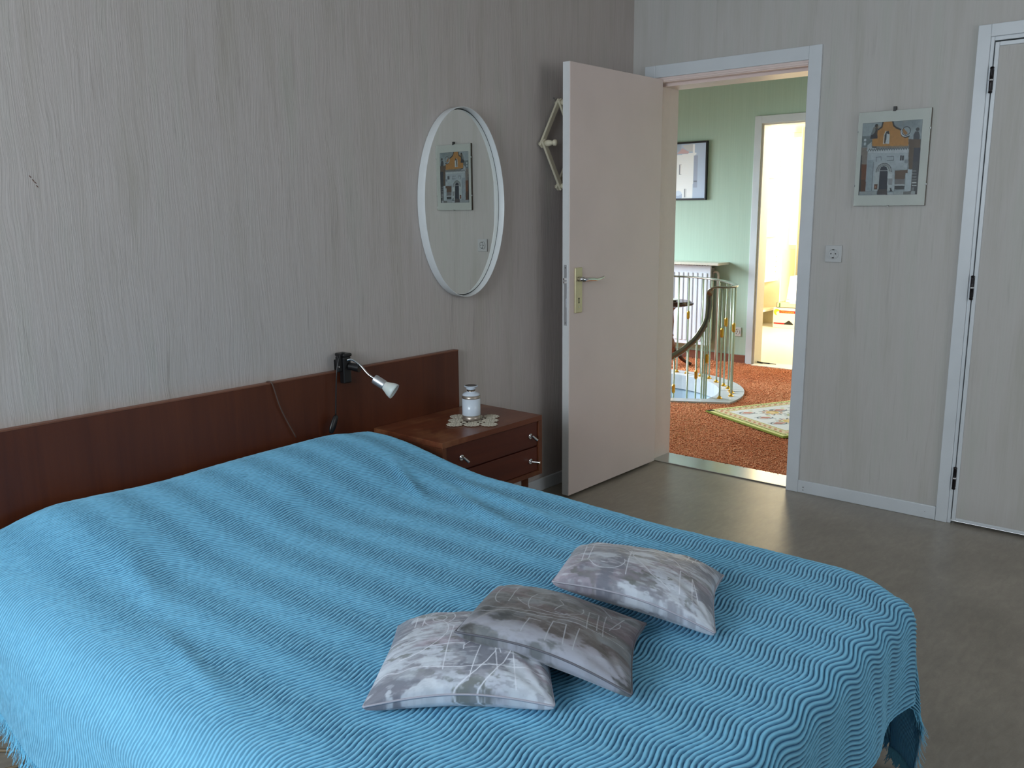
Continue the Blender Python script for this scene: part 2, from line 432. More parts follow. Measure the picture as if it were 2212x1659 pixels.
for zz in (1.862, 1.035, .208):
    hb = MB(); prof = []
    hb.lathe([(.0, -.052), (.006, -.05), (.008, -.045), (.0062, -.043), (.0068, -.02), (.0068, -.003), (.0085, 0), (.0068, .003), (.0068, .02), (.0062, .043), (.008, .045), (.006, .05), (0, .052)], 14, Matrix.Translation((-.018, -1.699, zz)))
    hb.box(-.0125, -.0085, -1.706, -1.692, zz-.04, zz+.04, .001)
    h = hb.build('hinge', plain('hinge_black', rgb(26, 22, 24), .3, .6), cd, auto=40)
    MB().lathe([(0, -.004), (.0088, -.003), (.0088, .003), (0, .004)], 14, Matrix.Translation((-.018, -1.699, zz))).build('hinge_knuckle', m_silver, h, smooth=True)

# ---------------- landing
LX = 3.2
def green_wall():
    g = MB(); g.box(LX, LX+.12, .785, 3.3, -.1, 2.6); g.box(LX, LX+.12, -.06, .785, 2.09, 2.6); g.box(LX, LX+.12, -1.3, -.06, -.1, 2.6); return g
struct('wall_landing_far', green_wall(), m_green, 'green landing wall with a doorway')
struct('wall_landing_right', MB().box(.2, LX, -1.3, -1.2, -.1, 2.6), m_green, 'green landing side wall')
lwL = MB(); lwL.box(.2, .8, 3.2, 3.3, -2.6, 2.6); lwL.box(2.7, LX, 3.2, 3.3, -2.6, 2.6); lwL.box(.8, 2.7, 3.2, 3.3, -2.6, .75); lwL.box(.8, 2.7, 3.2, 3.3, 1.85, 2.6)
struct('wall_landing_left', lwL, m_green, 'green landing window wall')
window('window_3', .8, 2.7, .75, 1.85, 3.25, 'y', 'white framed landing window')
struct('wall_landing_near', MB().box(.195, .205, .0, 3.2, 0, 2.6), m_green, 'landing side of the bedroom wall')
struct('ceiling_landing', MB().box(.2, LX+.1, -1.3, 3.3, 2.5, 2.6), m_ceil)
# carpet with the stairwell cut out
CX, CY, RO, RI, RP = 1.6, 1.05, .885, .70, .79
nx, ny = .874, .486
def dshape(R_, dist, n=40):
    half = math.sqrt(R_*R_-dist*dist)
    f = Vector((CX-nx*dist, CY-ny*dist)); dv = Vector((-ny, nx))
    p1 = f-dv*half; p2 = f+dv*half
    a1 = math.atan2(p1.y-CY, p1.x-CX); a2 = math.atan2(p2.y-CY, p2.x-CX)
    if a2 < a1: a2 += 2*PI
    return [(CX+R_*math.cos(a1+(a2-a1)*i/n), CY+R_*math.sin(a1+(a2-a1)*i/n)) for i in range(n+1)]
outer = dshape(RO, .455); inner = dshape(RI, .355)
def plate_hole(out, hole, z0, z1):
    mb = MB(); bm = mb.bm
    allp = list(out)+list(hole)
    tri = geometry.tessellate_polygon([[Vector((x, y, 0)) for x, y in out], [Vector((x, y, 0)) for x, y in hole]])
    A = [bm.verts.new((x, y, z1)) for x, y in allp]; B = [bm.verts.new((x, y, z0)) for x, y in allp]
    for t in tri:
        try: bm.faces.new([A[i] for i in t]); bm.faces.new([B[i] for i in t][::-1])
        except ValueError: pass
    no = len(out)
    for off, n in ((0, no), (no, len(hole))):
        for i in range(n):
            j = (i+1) % n; bm.faces.new((A[off+i], A[off+j], B[off+j], B[off+i]))
    return mb
m_carpet = plain('rust_carpet', rgb(186, 108, 70), .95, spec=.1, noise=.2, nscale=60, bump=.8, bscale=160)
cp = plate_hole([(.2, -1.2), (LX, -1.2), (LX, 3.2), (.2, 3.2)], outer, -.1, .004)
struct('floor_landing', cp, m_carpet, 'rust brown carpet base of the landing')
# shag pile
def pile():
    N = 90000
    x = rng.uniform(.205, 3.2, N); y = rng.uniform(-.95, 2.0, N)
    keep = np.ones(N, bool)
    rr = np.hypot(x-CX, y-CY); inside = (rr < RO+.004) & (((x-CX)*nx+(y-CY)*ny) > -.459); keep &= ~inside
    keep &= ~((x > 3.185))
    # only the strip the doorway can show
    keep &= (y > -1.0+(x*.0)) & (y < .1+.75*x)
    x, y = x[keep], y[keep]; N = len(x)
    a = rng.uniform(0, 2*PI, N)*.5+fbm(x*3, y*3, 5)*6; L = rng.uniform(.008, .017, N); wd = rng.uniform(.0012, .0024, N)*1.3
    tone = fbm(x*2.2, y*2.2, 9)*.5+rng.uniform(0, 1, N)*.5
    c1 = np.array(rgb(190, 108, 70)[:3]); c2 = np.array(rgb(250, 184, 136)[:3]); cc = c1+(c2-c1)*tone[:, None]
    dx, dy = np.cos(a), np.sin(a); px, py = -dy, dx
    zt = rng.uniform(.007, .013, N)
    V = np.zeros((N, 6, 3))
    for k, (f, z, wf) in enumerate(((0, .002, 1), (.5, .9, 1), (1, 1, .35))):
        for sgn, j in ((-1, 0), (1, 1)):
            V[:, 2*k+j, 0] = x+dx*L*f+px*wd*wf*sgn; V[:, 2*k+j, 1] = y+dy*L*f+py*wd*wf*sgn; V[:, 2*k+j, 2] = (.003 if k == 0 else zt*z*(1 if k == 1 else .8))
    F = np.concatenate([np.stack([np.arange(N)*6+i for i in q], 1) for q in ((0,1,3,2), (2,3,5,4))])
    me = tris_mesh('carpet_pile', V.reshape(-1, 3), F, np.repeat(cc, 6, 0))
    o = link('carpet_pile', me, attr_mat('carpet_yarn', .95, .1)); tag(o, 'rust orange shag carpet pile on the landing floor', 'carpet', kind='stuff')
pile()
cs = plate_hole(outer, inner, -.10, .017)
cs_o = struct('stairwell_curb', cs, m_stone, 'pale stone curb around the round stairwell')
# joint lines in the curb
for a in (-1.12, -.2, .8):
    v = Vector((math.cos(a), math.sin(a)))
    MB().cyl((CX+v.x*RI*1.01, CY+v.y*RI*1.01, .0172), (CX+v.x*RO*.995, CY+v.y*RO*.995, .0172), .0012, seg=6).build('joint', plain('joint_grey', rgb(110,112,116), .7), cs_o)
m_well = plain('stairwell_plaster', rgb(176, 194, 208), .7)
wm = MB(); bm = wm.bm
wi = dshape(RI+.012, .367)
A = [bm.verts.new((x, y, -.10)) for x, y in wi]; B = [bm.verts.new((x, y, -2.4)) for x, y in wi]
for i in range(len(wi)):
    j = (i+1) % len(wi); bm.faces.new((A[i], A[j], B[j], B[i]))
struct('wall_stairwell', wm, m_well, 'pale blue curved wall inside the stairwell')
wl = MB(); wl.lathe([(RI+.01, -.16), (RI+.01, -.1), (RI-.03, -.1), (RI-.03, -.16)], 48, Matrix.Translation((CX, CY, 0)))
wl2 = MB(); wl2.prism(wi, -2.5, -2.4); struct('floor_stairwell', wl2, m_stone)
# brown skirting on the green wall
struct('baseboard_landing', MB().box(LX-.014, LX, .84, 3.2, 0, .078, .003), wood('brown_skirting', rgb(110, 62, 46), rgb(134, 80, 60), rgb(150, 94, 72), .5, axis='Y'), 'brown wooden skirting of the landing')

# balustrade
bal = thing('stair_balustrade', 'brass stair balustrade with slim rods and a curling handrail around the stairwell', 'balustrade', (CX, CY, 0))
def loc(p): return (p[0]-CX, p[1]-CY, p[2])
m_rod = plain('aged_brass_rod', rgb(182, 196, 172), .25, .2)
m_rail = plain('polished_rail', rgb(128, 122, 108), .18, .8)
ZR = .822
ring = [(1.35, 1.80), (1.75, 1.83), (2.08, 1.68), (2.29, 1.45), (2.385, 1.2), (2.393, 1.068), (2.387, .972), (2.352, .83), (2.295, .716), (2.206, .598), (2.108, .493), (2.012, .405), (1.896, .318), (1.776, .258), (1.70, .255), (1.655, .285), (1.635, .335)]
rail_pts = [(x, y, ZR) for x, y in ring]+[(1.637, .375, .805), (1.648, .392, .765), (1.652, .394, .69), (1.645, .402, .59), (1.625, .436, .502), (1.602, .477, .433), (1.578, .519, .388), (1.555, .562, .346), (1.507, .648, .285), (1.44, .76, .20), (1.36, .90, .09), (1.27, 1.05, -.04)]
rp = catmull(rail_pts, 6)
def ribbon(pts):
    mb = MB(); rows = []; n_ = len(pts); N3 = Vector((nx, ny, 0))
    for i, p in enumerate(pts):
        t = (pts[min(i+1, n_-1)]-pts[max(i-1, 0)]).normalized()
        flat_dir = Vector((t.y, -t.x, 0)); flat_dir = flat_dir.normalized() if flat_dir.length > .1 else Vector((1, 0, 0))
        bent = t.cross(N3).normalized()
        k = min(1, max(0, (ZR-.004-p.z)/.05)); k = k*k*(3-2*k)
        if bent.dot(Vector((.6, -.7, .3))) < 0: bent = -bent
        if i == 0: prevw = None
        wdir = (flat_dir*(1-k)+bent*k); wdir = (wdir-t*wdir.dot(t)).normalized(); wdir = -wdir if (prevw is not None and wdir.dot(prevw) < 0) else wdir; prevw = wdir; nd = t.cross(wdir).normalized()
        wv = .019+.003*k
        rows.append([mb.bm.verts.new(p+wdir*wv*math.copysign(abs(math.cos(a_))**.7, math.cos(a_))+nd*.0075*math.copysign(abs(math.sin(a_))**.7, math.sin(a_))) for a_ in [2*PI*j/16 for j in range(16)]])
    for a_, b_ in zip(rows, rows[1:]):
        for j in range(16): mb.bm.faces.new((a_[j], a_[(j+1) % 16], b_[(j+1) % 16], b_[j]))
    mb.bm.faces.new(rows[0]); mb.bm.faces.new(rows[-1]); return mb
ribbon([Vector(loc(p)) for p in rp]).build('handrail', m_rail, bal, auto=50)
ros = MB().lathe([(0, 0), (.021, 0), (.021, .004), (.012, .009), (.008, .02), (0, .02)], 20)
ros_me = bpy.data.meshes.new('rosette'); bmesh.ops.recalc_face_normals(ros.bm, faces=ros.bm.faces); ros.bm.to_mesh(ros_me); ros_me.materials.append(m_gold)
orn = MB().lathe([(0, -.037), (.006, -.036), (.0125, -.024), (.0125, .024), (.006, .036), (0, .037)], 8)
orn_me = bpy.data.meshes.new('ornament'); bmesh.ops.recalc_face_normals(orn.bm, faces=orn.bm.faces); orn.bm.to_mesh(orn_me); orn_me.materials.append(m_gold)
posts = [(2.08, 1.66, None), (2.24, 1.52, None), (2.335, 1.36, .5), (2.385, 1.18, None), (2.390, 1.068, None), (2.386, .972, .51), (2.345, .82, None), (2.298, .716, None), (2.196, .598, None), (2.098, .483, .515), (2.02, .405, None), (1.940, .345, None), (1.886, .308, None), (1.776, .258, .525), (1.655, .288, .498)]
for x, y, zo in posts:
    z0 = .017
    rd = MB().cyl((x-CX, y-CY, z0), (x-CX, y-CY, ZR-.006), .0065, seg=10).build('baluster', m_rod, bal, smooth=True)
    ro = bpy.data.objects.new('rosette', ros_me); COL.objects.link(ro); ro.parent = rd; ro.location = (x-CX, y-CY, z0)
    if zo:
        oo = bpy.data.objects.new('ornament', orn_me); COL.objects.link(oo); oo.parent = rd; oo.location = (x-CX, y-CY, zo)
for x, y, z, zo in ((1.647, .395, .585, .30), (1.641, .409, .545, None), (1.632, .424, .51, None), (1.611, .460, .452, .18), (1.581, .514, .386, None), (1.534, .599, .31, .07), (1.44, .76, .19, None)):
    rd = MB().cyl((x-CX, y-CY, -.9), (x-CX, y-CY, z), .0065, seg=10).build('baluster', m_rod, bal, smooth=True)
    if zo is not None:
        oo = bpy.data.objects.new('ornament', orn_me); COL.objects.link(oo); oo.parent = rd; oo.location = (x-CX, y-CY, zo)
for pv in ((1.647, .395), (1.534, .599), (1.44, .76)):
    pass
# radiator
rad = thing('radiator', 'white panel radiator under the marble shelf on the green wall', 'radiator', (3.1, 1.15, .15))
rb = MB(); y = 0
rb.box(-.02, 0, 0, 1.1, 0, .72, .004)
for k in range(22):
    yy = .03+k*.048
    rb.box(-.027, -.018, yy, yy+.030, .035, .655, .004)
rb.build('front_panel', plain('radiator_white', rgb(214, 218, 226), .35), rad)
MB().box(.01, .075, .01, 1.09, .02, .70).build('convector', plain('radiator_grey', rgb(150, 146, 136), .5), rad)
gr = MB()
for k in range(40): gr.box(-.018, .08, .01+k*.0272, .022+k*.0272, .716, .724)
gr.build('top_grille', m_trim, rad)
pp = catmull([(.03, .0, .66), (.03, -.03, .665), (.035, -.05, .64), (.035, -.05, .55), (.035, -.05, -.14)], 6)
MB().tube(pp, .010, 12).build('pipe', plain('pipe_beige', rgb(190, 176, 160), .4), rad, smooth=True)
MB().cyl((.035, -.05, .52), (.035, -.05, .60), .016, seg=14).build('valve', plain('valve_grey', rgb(170, 160, 148), .35), rad, smooth=True)
for yy in (.25, .85): MB().box(0, .1, yy, yy+.04, .3, .34).build('bracket', m_trim, rad)
sh = MB().box(2.99, 3.199, 1.03, 2.45, .880, .902, .003).build('radiator_shelf', plain('shelf_marble', rgb(206, 200, 184), .25, noise=.04)); tag(sh, 'pale marble shelf above the landing radiator', 'shelf')
# framed picture on green wall, glass reflection of houses painted into its colours
fr = thing('framed_print', 'black framed bright print of pale houses on the green wall', 'picture', (LX, 1.47, 1.706))
f = MB(); a, b = .197, .257
for (y0, y1, z0, z1) in ((-a, -a+.016, -b, b), (a-.016, a, -b, b), (-a+.016, a-.016, b-.016, b), (-a+.016, a-.016, -b, -b+.016)): f.box(-.026, -.001, y0, y1, z0, z1, .002)
f.build('frame', plain('black_frame', rgb(30, 26, 28), .3), fr)
n, m_ = 90, 120
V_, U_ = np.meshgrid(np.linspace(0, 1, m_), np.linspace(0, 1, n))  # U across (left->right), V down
U_ = U_; P = Paint(U_, V_, (190, 204, 224))  # reflected house view laid in as flat colours
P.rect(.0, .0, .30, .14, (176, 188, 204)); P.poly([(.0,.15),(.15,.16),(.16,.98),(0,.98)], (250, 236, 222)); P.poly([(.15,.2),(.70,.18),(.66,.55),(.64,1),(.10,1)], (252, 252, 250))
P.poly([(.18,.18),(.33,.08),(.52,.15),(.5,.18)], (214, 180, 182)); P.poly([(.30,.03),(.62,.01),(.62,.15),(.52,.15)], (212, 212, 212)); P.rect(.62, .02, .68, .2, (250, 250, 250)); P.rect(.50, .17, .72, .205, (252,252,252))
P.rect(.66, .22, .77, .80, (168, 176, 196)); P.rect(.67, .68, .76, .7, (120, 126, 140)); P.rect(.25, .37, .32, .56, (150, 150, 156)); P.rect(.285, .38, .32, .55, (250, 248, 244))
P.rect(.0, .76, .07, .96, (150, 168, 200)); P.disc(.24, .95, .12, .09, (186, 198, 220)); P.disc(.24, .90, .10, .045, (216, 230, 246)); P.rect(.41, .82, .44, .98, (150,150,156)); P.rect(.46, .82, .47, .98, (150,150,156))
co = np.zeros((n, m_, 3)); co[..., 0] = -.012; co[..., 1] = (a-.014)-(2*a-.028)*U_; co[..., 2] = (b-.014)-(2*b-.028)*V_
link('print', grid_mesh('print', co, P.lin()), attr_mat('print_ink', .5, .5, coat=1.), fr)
# socket on the green wall
def socket(name, label, origin, nrm='-x', size=.08, mat=None):
    s_ = thing(name, label, 'socket', origin)
    h = size/2
    MB().box(-.009, -.0005, -h, h, -h, h, .003).build('cover_plate', mat or m_white_plastic, s_)
    R90 = Matrix.Rotation(-PI/2, 4, 'Y')
    ins = MB().lathe([(.0, .0088), (h*.66, .0088), (h*.66, .0125), (h*.56, .0125), (h*.52, .0095), (0, .0092)], 32, R90).build('socket_insert', mat or m_white_plastic, s_, auto=35)
    MB().box(-.0125, -.009, -.004, .004, -.0165, .0165, .001).build('centre_bridge', mat or m_white_plastic, ins)
    for yy in (-.0105, .0105): MB().cyl((-.0092, yy, 0), (-.0102, yy, 0), .0027, seg=14).build('pin_hole', m_dark, ins)
    for zz in (-.018, .018): MB().box(-.0125, -.0095, -.0045, .0045, zz-.0015, zz+.0015).build('earth_clip', m_dark, ins)
    return s_
socket('wall_socket', 'white wall socket low on the green landing wall', (LX, .93, .286), size=.082)
socket('wall_socket', 'square white wall socket between bedroom door and closet', (0, -1.106, 1.161), size=.077, mat=plain('socket_grey_white', rgb(188, 190, 190), .28))
# pedestal table
pt = thing('pedestal_table', 'dark turned wood pedestal side table in front of the radiator', 'table', (2.70, 1.33, 0))
m_dw = wood('dark_turned_wood', rgb(42, 20, 14), rgb(70, 34, 22), rgb(104, 56, 36), .25)
MB().lathe([(0, .535), (.14, .535), (.165, .545), (.20, .548), (.205, .556), (.20, .566), (.18, .568), (.175, .580), (0, .580)], 40).build('tabletop', m_dw, pt, auto=40)
MB().lathe([(0, .10), (.03, .10), (.05, .14), (.055, .19), (.042, .24), (.028, .26), (.040, .275), (.028, .29), (.034, .33), (.038, .40), (.030, .48), (.034, .50), (.050, .515), (.055, .535), (0, .535)], 28).build('column', wood('turned_column', rgb(84, 44, 30), rgb(122, 74, 56), rgb(146, 96, 76), .28), pt, smooth=True)
for k in range(3):
    a_ = -.9+k*2*PI/3; c_, s_ = math.cos(a_), math.sin(a_)
    MB().tube(catmull([(.02*c_, .02*s_, .17), (.07*c_, .07*s_, .12), (.13*c_, .13*s_, .05), (.19*c_, .19*s_, .018), (.20*c_, .20*s_, .014)], 5), [.018]*10+[.014]*11, 10).build('leg', m_dw, pt, smooth=True)
ds = MB().lathe([(0, 0), (.05, 0), (.085, .014), (.088, .016), (.084, .018), (.05, .005), (0, .005)], 32).build('dish', plain('white_glaze', rgb(214, 214, 208), .2), None, smooth=True)
ds.location = (2.68, 1.32, .5805); tag(ds, 'small white dish on the pedestal table', 'dish')

# rug on landing
def rug():
    L, W = 1.2, .80; n, m = 300, 200
    U, V = np.meshgrid(np.linspace(0, L, n), np.linspace(0, W, m), indexing='ij')
    P = Paint(U, V, (232, 228, 224)); D = np.minimum(np.minimum(U, L-U), np.minimum(V, W-V))
    S = np.where(np.minimum(U, L-U) < np.minimum(V, W-V), V, U)
    dash = lambda p, d=.5: ((S/p) % 1 < d).astype(float)
    P.put((D < .115).astype(float), (222, 204, 150)); P.put(((D > .105) & (D < .112)).astype(float)*dash(.02, .6), (70, 84, 50))
    P.put(((D > .055) & (D < .095)).astype(float), (226, 206, 172)); P.put(((D > .06) & (D < .09)).astype(float)*((((S+D)/.05) % 1) < .5), (206, 150, 118))
    P.put(((D > .03) & (D < .05)).astype(float), (212, 208, 140)); P.put(((D > .032) & (D < .045)).astype(float)*dash(.022, .5), (76, 88, 48))
    P.put((D < .028).astype(float), (226, 222, 150)); P.put((D < .012).astype(float), (124, 128, 52))
    P.rect(0.012, 0.012, .05, .05, (40, 44, 34))
    rr = random.Random(3)
    for cx, cy, k in ((.36, .26, 0), (.30, .50, 0), (.62, .24, 1), (.60, .54, 1), (.88, .3, 0), (.86, .56, 0), (.46, .39, 1), (.74, .40, 0)):
        P.disc(cx, cy, .046, .040, (220, 186, 120)); P.disc(cx, cy, .02, .018, (236, 206, 160))
        for i in range(10):
            a = i*2*PI/10
            P.line([(cx+.055*math.cos(a), cy+.05*math.sin(a)), (cx+.09*math.cos(a+.2), cy+.08*math.sin(a+.2))], .004, (84, 92, 84))
            P.disc(cx+.062*math.cos(a+.3), cy+.055*math.sin(a+.3), .011, .010, (198, 196, 140) if k else (216, 160, 130))
    for cx, cy in ((.20, .20), (.22, .36), (.45, .55), (.45, .22), (.72, .55), (.74, .22), (.2, .52), (.98, .42)):
        P.poly([(cx-.045, cy), (cx, cy-.03), (cx+.05, cy+.005), (cx, cy+.028)], (214, 150, 132)); P.line(arc(cx, cy, .055, .036, .4, 4.6), .0035, (74, 80, 84)); P.line([(cx-.06, cy-.03), (cx+.05, cy+.045)], .003, (74, 80, 84))
        P.disc(cx+.055, cy-.035, .015, .012, (208, 204, 150))
    c = P.lin()
    co = np.zeros((n, m, 3)); co[..., 0] = U; co[..., 1] = -V; co[..., 2] = .011*np.minimum(1, np.minimum(D, .012)/.012)+.0006*rng.uniform(size=U.shape)
    o = link('landing_rug', grid_mesh('landing_rug', co, c), attr_mat('rug_wool', .9, .1, .4, 700)); tag(o, 'cream rug with floral motifs and green dashed border on the carpet', 'rug')
    o.location = (1.235, .180, .012); o.rotation_euler = (0, 0, math.atan2(-.445, .896))
rug()

# door frame of second room (landing side) and room
t3 = frame_trim('trim_3', .775, -.05, 2.075, .062, LX, -1, 'white trim around the study doorway')
l3 = MB(); l3.box(LX-.002, LX+.14, .755, .785, 0, 2.075); l3.box(LX-.002, LX+.14, -.06, -.03, 0, 2.075); l3.box(LX-.002, LX+.14, -.03, .755, 2.06, 2.09)
l3.build('lining', plain('lining_cream', rgb(216, 208, 194), .4), t3)
struct('threshold_trim_2', MB().box(3.13, 3.34, -.03, .755, -.005, .012, .002), plain('threshold_cream', rgb(222, 216, 196), .35), 'cream threshold of the study')
cab = MB().tube(catmull([(3.27, .757, .018), (3.25, .70, .019), (3.26, .64, .017), (3.27, .58, .016)], 6), [.007]*7+[.005]*6+[.003]*6, 8).build('door_wedge', m_black, None, smooth=True)  # black cable end lying on the threshold
tag(cab, 'thin black cable stub on the study threshold', 'cable')
m_cream = plain('study_paint', rgb(236, 226, 194), .6); m_creamf = plain('study_floor', rgb(214, 204, 178), .45, noise=.02)
struct('floor_study', MB().box(3.32, 7.0, -1.3, 2.6, -.1, .005), m_creamf, 'pale floor of the study')
struct('wall_study_left', MB().box(3.32, 7.0, 2.5, 2.6, 0, 2.6), m_cream); struct('wall_study_near', MB().box(3.325, 3.335, .785, 2.5, 0, 2.6), m_cream)
struct('ceiling_study', MB().box(3.32, 7.0, -1.3, 2.6, 2.5, 2.6), m_ceil)
wf = MB(); wf.box(6.9, 7.0, -1.3, 2.6, 0, .85); wf.box(6.9, 7.0, -1.3, 2.6, 2.3, 2.6); wf.box(6.9, 7.0, 2.15, 2.6, .85, 2.3); wf.box(6.9, 7.0, -1.3, .6, .85, 2.3)
struct('wall_study_far', wf, m_cream); struct('wall_study_right', MB().box(3.32, 7.0, -1.3, -1.2, 0, 2.6), m_cream)
window('window_4', .6, 2.15, .85, 2.3, 6.95, 'x', 'white framed study window')
# curtain
cu = MB(); bm = cu.bm; rows = []
for j in range(2):
    rows.append([bm.verts.new((6.78+.035*math.sin(i*.9), 1.10+i*.0142+(.0 if j else .0), .05 if j else 2.35)) for i in range(60)])
for i in range(59): bm.faces.new((rows[0][i], rows[0][i+1], rows[1][i+1], rows[1][i]))
co_ = cu.build('window_curtain', plain('white_curtain', rgb(240, 236, 220), .8), None, smooth=True); co_.modifiers.new('s', 'SOLIDIFY').thickness = .003
tag(co_, 'white curtain beside the bright study window', 'curtain')
# shelf unit
su = thing('shelf_unit', 'cream open shelf unit along the study wall', 'shelf unit', (5.0, 1.79, .005))
m_sh = plain('shelf_cream', rgb(234, 222, 188), .5)
e = MB().box(1.02, 1.045, 0, .70, 0, 2.15).build('side_panel', m_sh, su)
MB().box(-.05, -.025, 0, .70, 0, 2.15).build('side_panel', m_sh, su)
for zz in (.18, .53, 1.05, 1.72, 2.13): MB().box(-.025, 1.02, .03 if zz < 1 else .06, .70, zz-.012, zz+.012).build('shelf', m_sh, su)
MB().box(-.025, 1.02, .685, .70, 0, 2.13).build('back_panel', m_sh, su)
hm = plain('peg_hole', rgb(120, 110, 84), .8)
for zz in (.62, .68, .74, .80, 1.78, 1.84, 1.90): MB().cyl((1.0205, .06, zz), (1.019, .06, zz), .004, seg=10).build('peg_hole', hm, su)
for zz in (1.062, 1.36):  # white boxes added in place of a sunlit patch on the shelf unit
    wb = thing('file_box', ['white file box standing on the middle study shelf, lower of two', 'white file box stacked on the lower white file box'][zz > 1.2], 'box', (5.62, 1.86, zz+.0055), group=None)
    MB().box(0, .36, 0, .3, 0, .25, .003).build('box_body', plain('white_file_card', rgb(248, 248, 244), .6), wb); MB().box(-.004, .364, -.004, .304, .245, .290, .003).build('lid', plain('white_file_lid', rgb(250, 250, 248), .6), wb)
# carton
cx_ = thing('carton', 'white carton with red stripes and a black triangle on the study floor', 'box', (5.65, 1.69, .005), -PI/2)
m_cart = plain('white_card', rgb(216, 212, 196), .6)
MB().box(0, .38, 0, .40, 0, .235, .003).build('box_body', m_cart, cx_)
m_red = plain('red_print', rgb(196, 34, 34), .5); m_yel = plain('yellow_print', rgb(228, 186, 40), .5)
MB().box(.075, .376, -.0015, 0, .176, .206).build('red_band', m_red, cx_)
MB().box(.012, .155, -.0015, 0, .045, .062).build('red_band', m_red, cx_)
Rx = Matrix.Rotation(PI/2, 4, 'X')
MB().prism([(.14, .045), (.245, .045), (.248, .055), (.20, .092), (.19, .092), (.14, .056)], 0, .002, Rx).build('black_triangle', m_black, cx_)
mo = [(.045+.036*math.cos(t), .185+.036*math.sin(t)) for t in np.linspace(.3, 4.9, 16)]+[(.062+.024*math.cos(t), .170+.024*math.sin(t)) for t in np.linspace(4.3, 1.4, 12)]
MB().prism(mo, 0, .0015, Rx).build('yellow_moon', m_yel, cx_)
def text(body, size, parent, loc_, rot, mat, name='lettering'):
    c = bpy.data.curves.new('t', 'FONT'); c.body = body; c.size = size; c.extrude = .0004
    o = bpy.data.objects.new('t', c); COL.objects.link(o)
    dg = bpy.context.evaluated_depsgraph_get(); me = bpy.data.meshes.new_from_object(o.evaluated_get(dg)); bpy.data.objects.remove(o)
    me.materials.clear(); q = link(name, me, mat, parent); q.location = loc_; q.rotation_euler = rot; return q
text('Dimensions 2000', .034, cx_, (.09, -.0022, .181), (PI/2, 0, 0), plain('orange_print', rgb(246, 170, 60), .5))
bk = thing('archive_box', 'cream flat box with dark edges and green spine strip on the carton', 'box', (5.66, 1.652, .243), -PI/2)
MB().box(0, .32, 0, .30, .004, .052, .001).build('box_body', plain('cream_card', rgb(230, 214, 160), .6), bk)
m_br = plain('dark_brown_card', rgb(70, 36, 22), .5)
t_ = MB(); t_.box(-.004, .325, -.003, .303, 0, .004); t_.box(-.004, 0, -.003, .303, .004, .054); t_.build('dark_cover', m_br, bk)
MB().box(.024, .042, -.0015, .0, .004, .052).build('green_strip', plain('green_card', rgb(92, 124, 74), .6), bk)
pp_ = thing('white_binder', 'white binder leaning upright on the flat cream box', 'binder', (5.66, 1.60, .310), -PI/2)
Ry = Matrix.Rotation(.12, 4, 'Y')
MB().box(.04, .09, .03, .25, .0, .30, .002, Ry).build('cover', plain('white_card_2', rgb(244, 242, 236), .5), pp_)
MB().box(.045, .085, .022, .031, .04, .26, .001, Ry).build('spine_label', plain('pale_teal_label', rgb(196, 220, 206), .5), pp_)

# ================================================================== BED
bed = thing('bed', 'double bed with wide flat mahogany headboard under the blue spread', 'bed', (-2.66, -1.1, 0))
def L_(x, y, z): return (x+2.66, y+1.1, z)
MB().box(-3.95+2.66, -1.375+2.66, -.030+1.1, -.006+1.1, .22, .784, .0015).build('headboard', m_mahog, bed)
MB().box(-3.95+2.66, -1.375+2.66, -.031+1.1, -.005+1.1, .7805, .7855, .001).build('headboard_edge', wood('headboard_edge', rgb(104, 62, 44), rgb(126, 80, 60), rgb(140, 94, 72), .4, axis='X'), bed)
for x0, x1 in ((-3.30, -3.27), (-2.05, -2.02)): MB().box(x0+2.66, x1+2.66, -2.06+1.1, -.031+1.1, .16, .30, .002).build('side_rail', m_mahog, bed)
MB().box(-3.27+2.66, -2.05+2.66, -2.06+1.1, -2.03+1.1, .16, .30, .002).build('foot_rail', m_mahog, bed)
for x in (-3.27, -2.07):
    for y in (-2.0, -.12): MB().box(x+2.64, x+2.70, y+1.08, y+1.13, 0, .16, .003).build('leg', m_mahog, bed)
MB().box(-3.26+2.66, -2.06+2.66, -2.04+1.1, -.05+1.1, .24, .44, .03).build('mattress', plain('mattress_ticking', rgb(150, 148, 140), .8), bed)

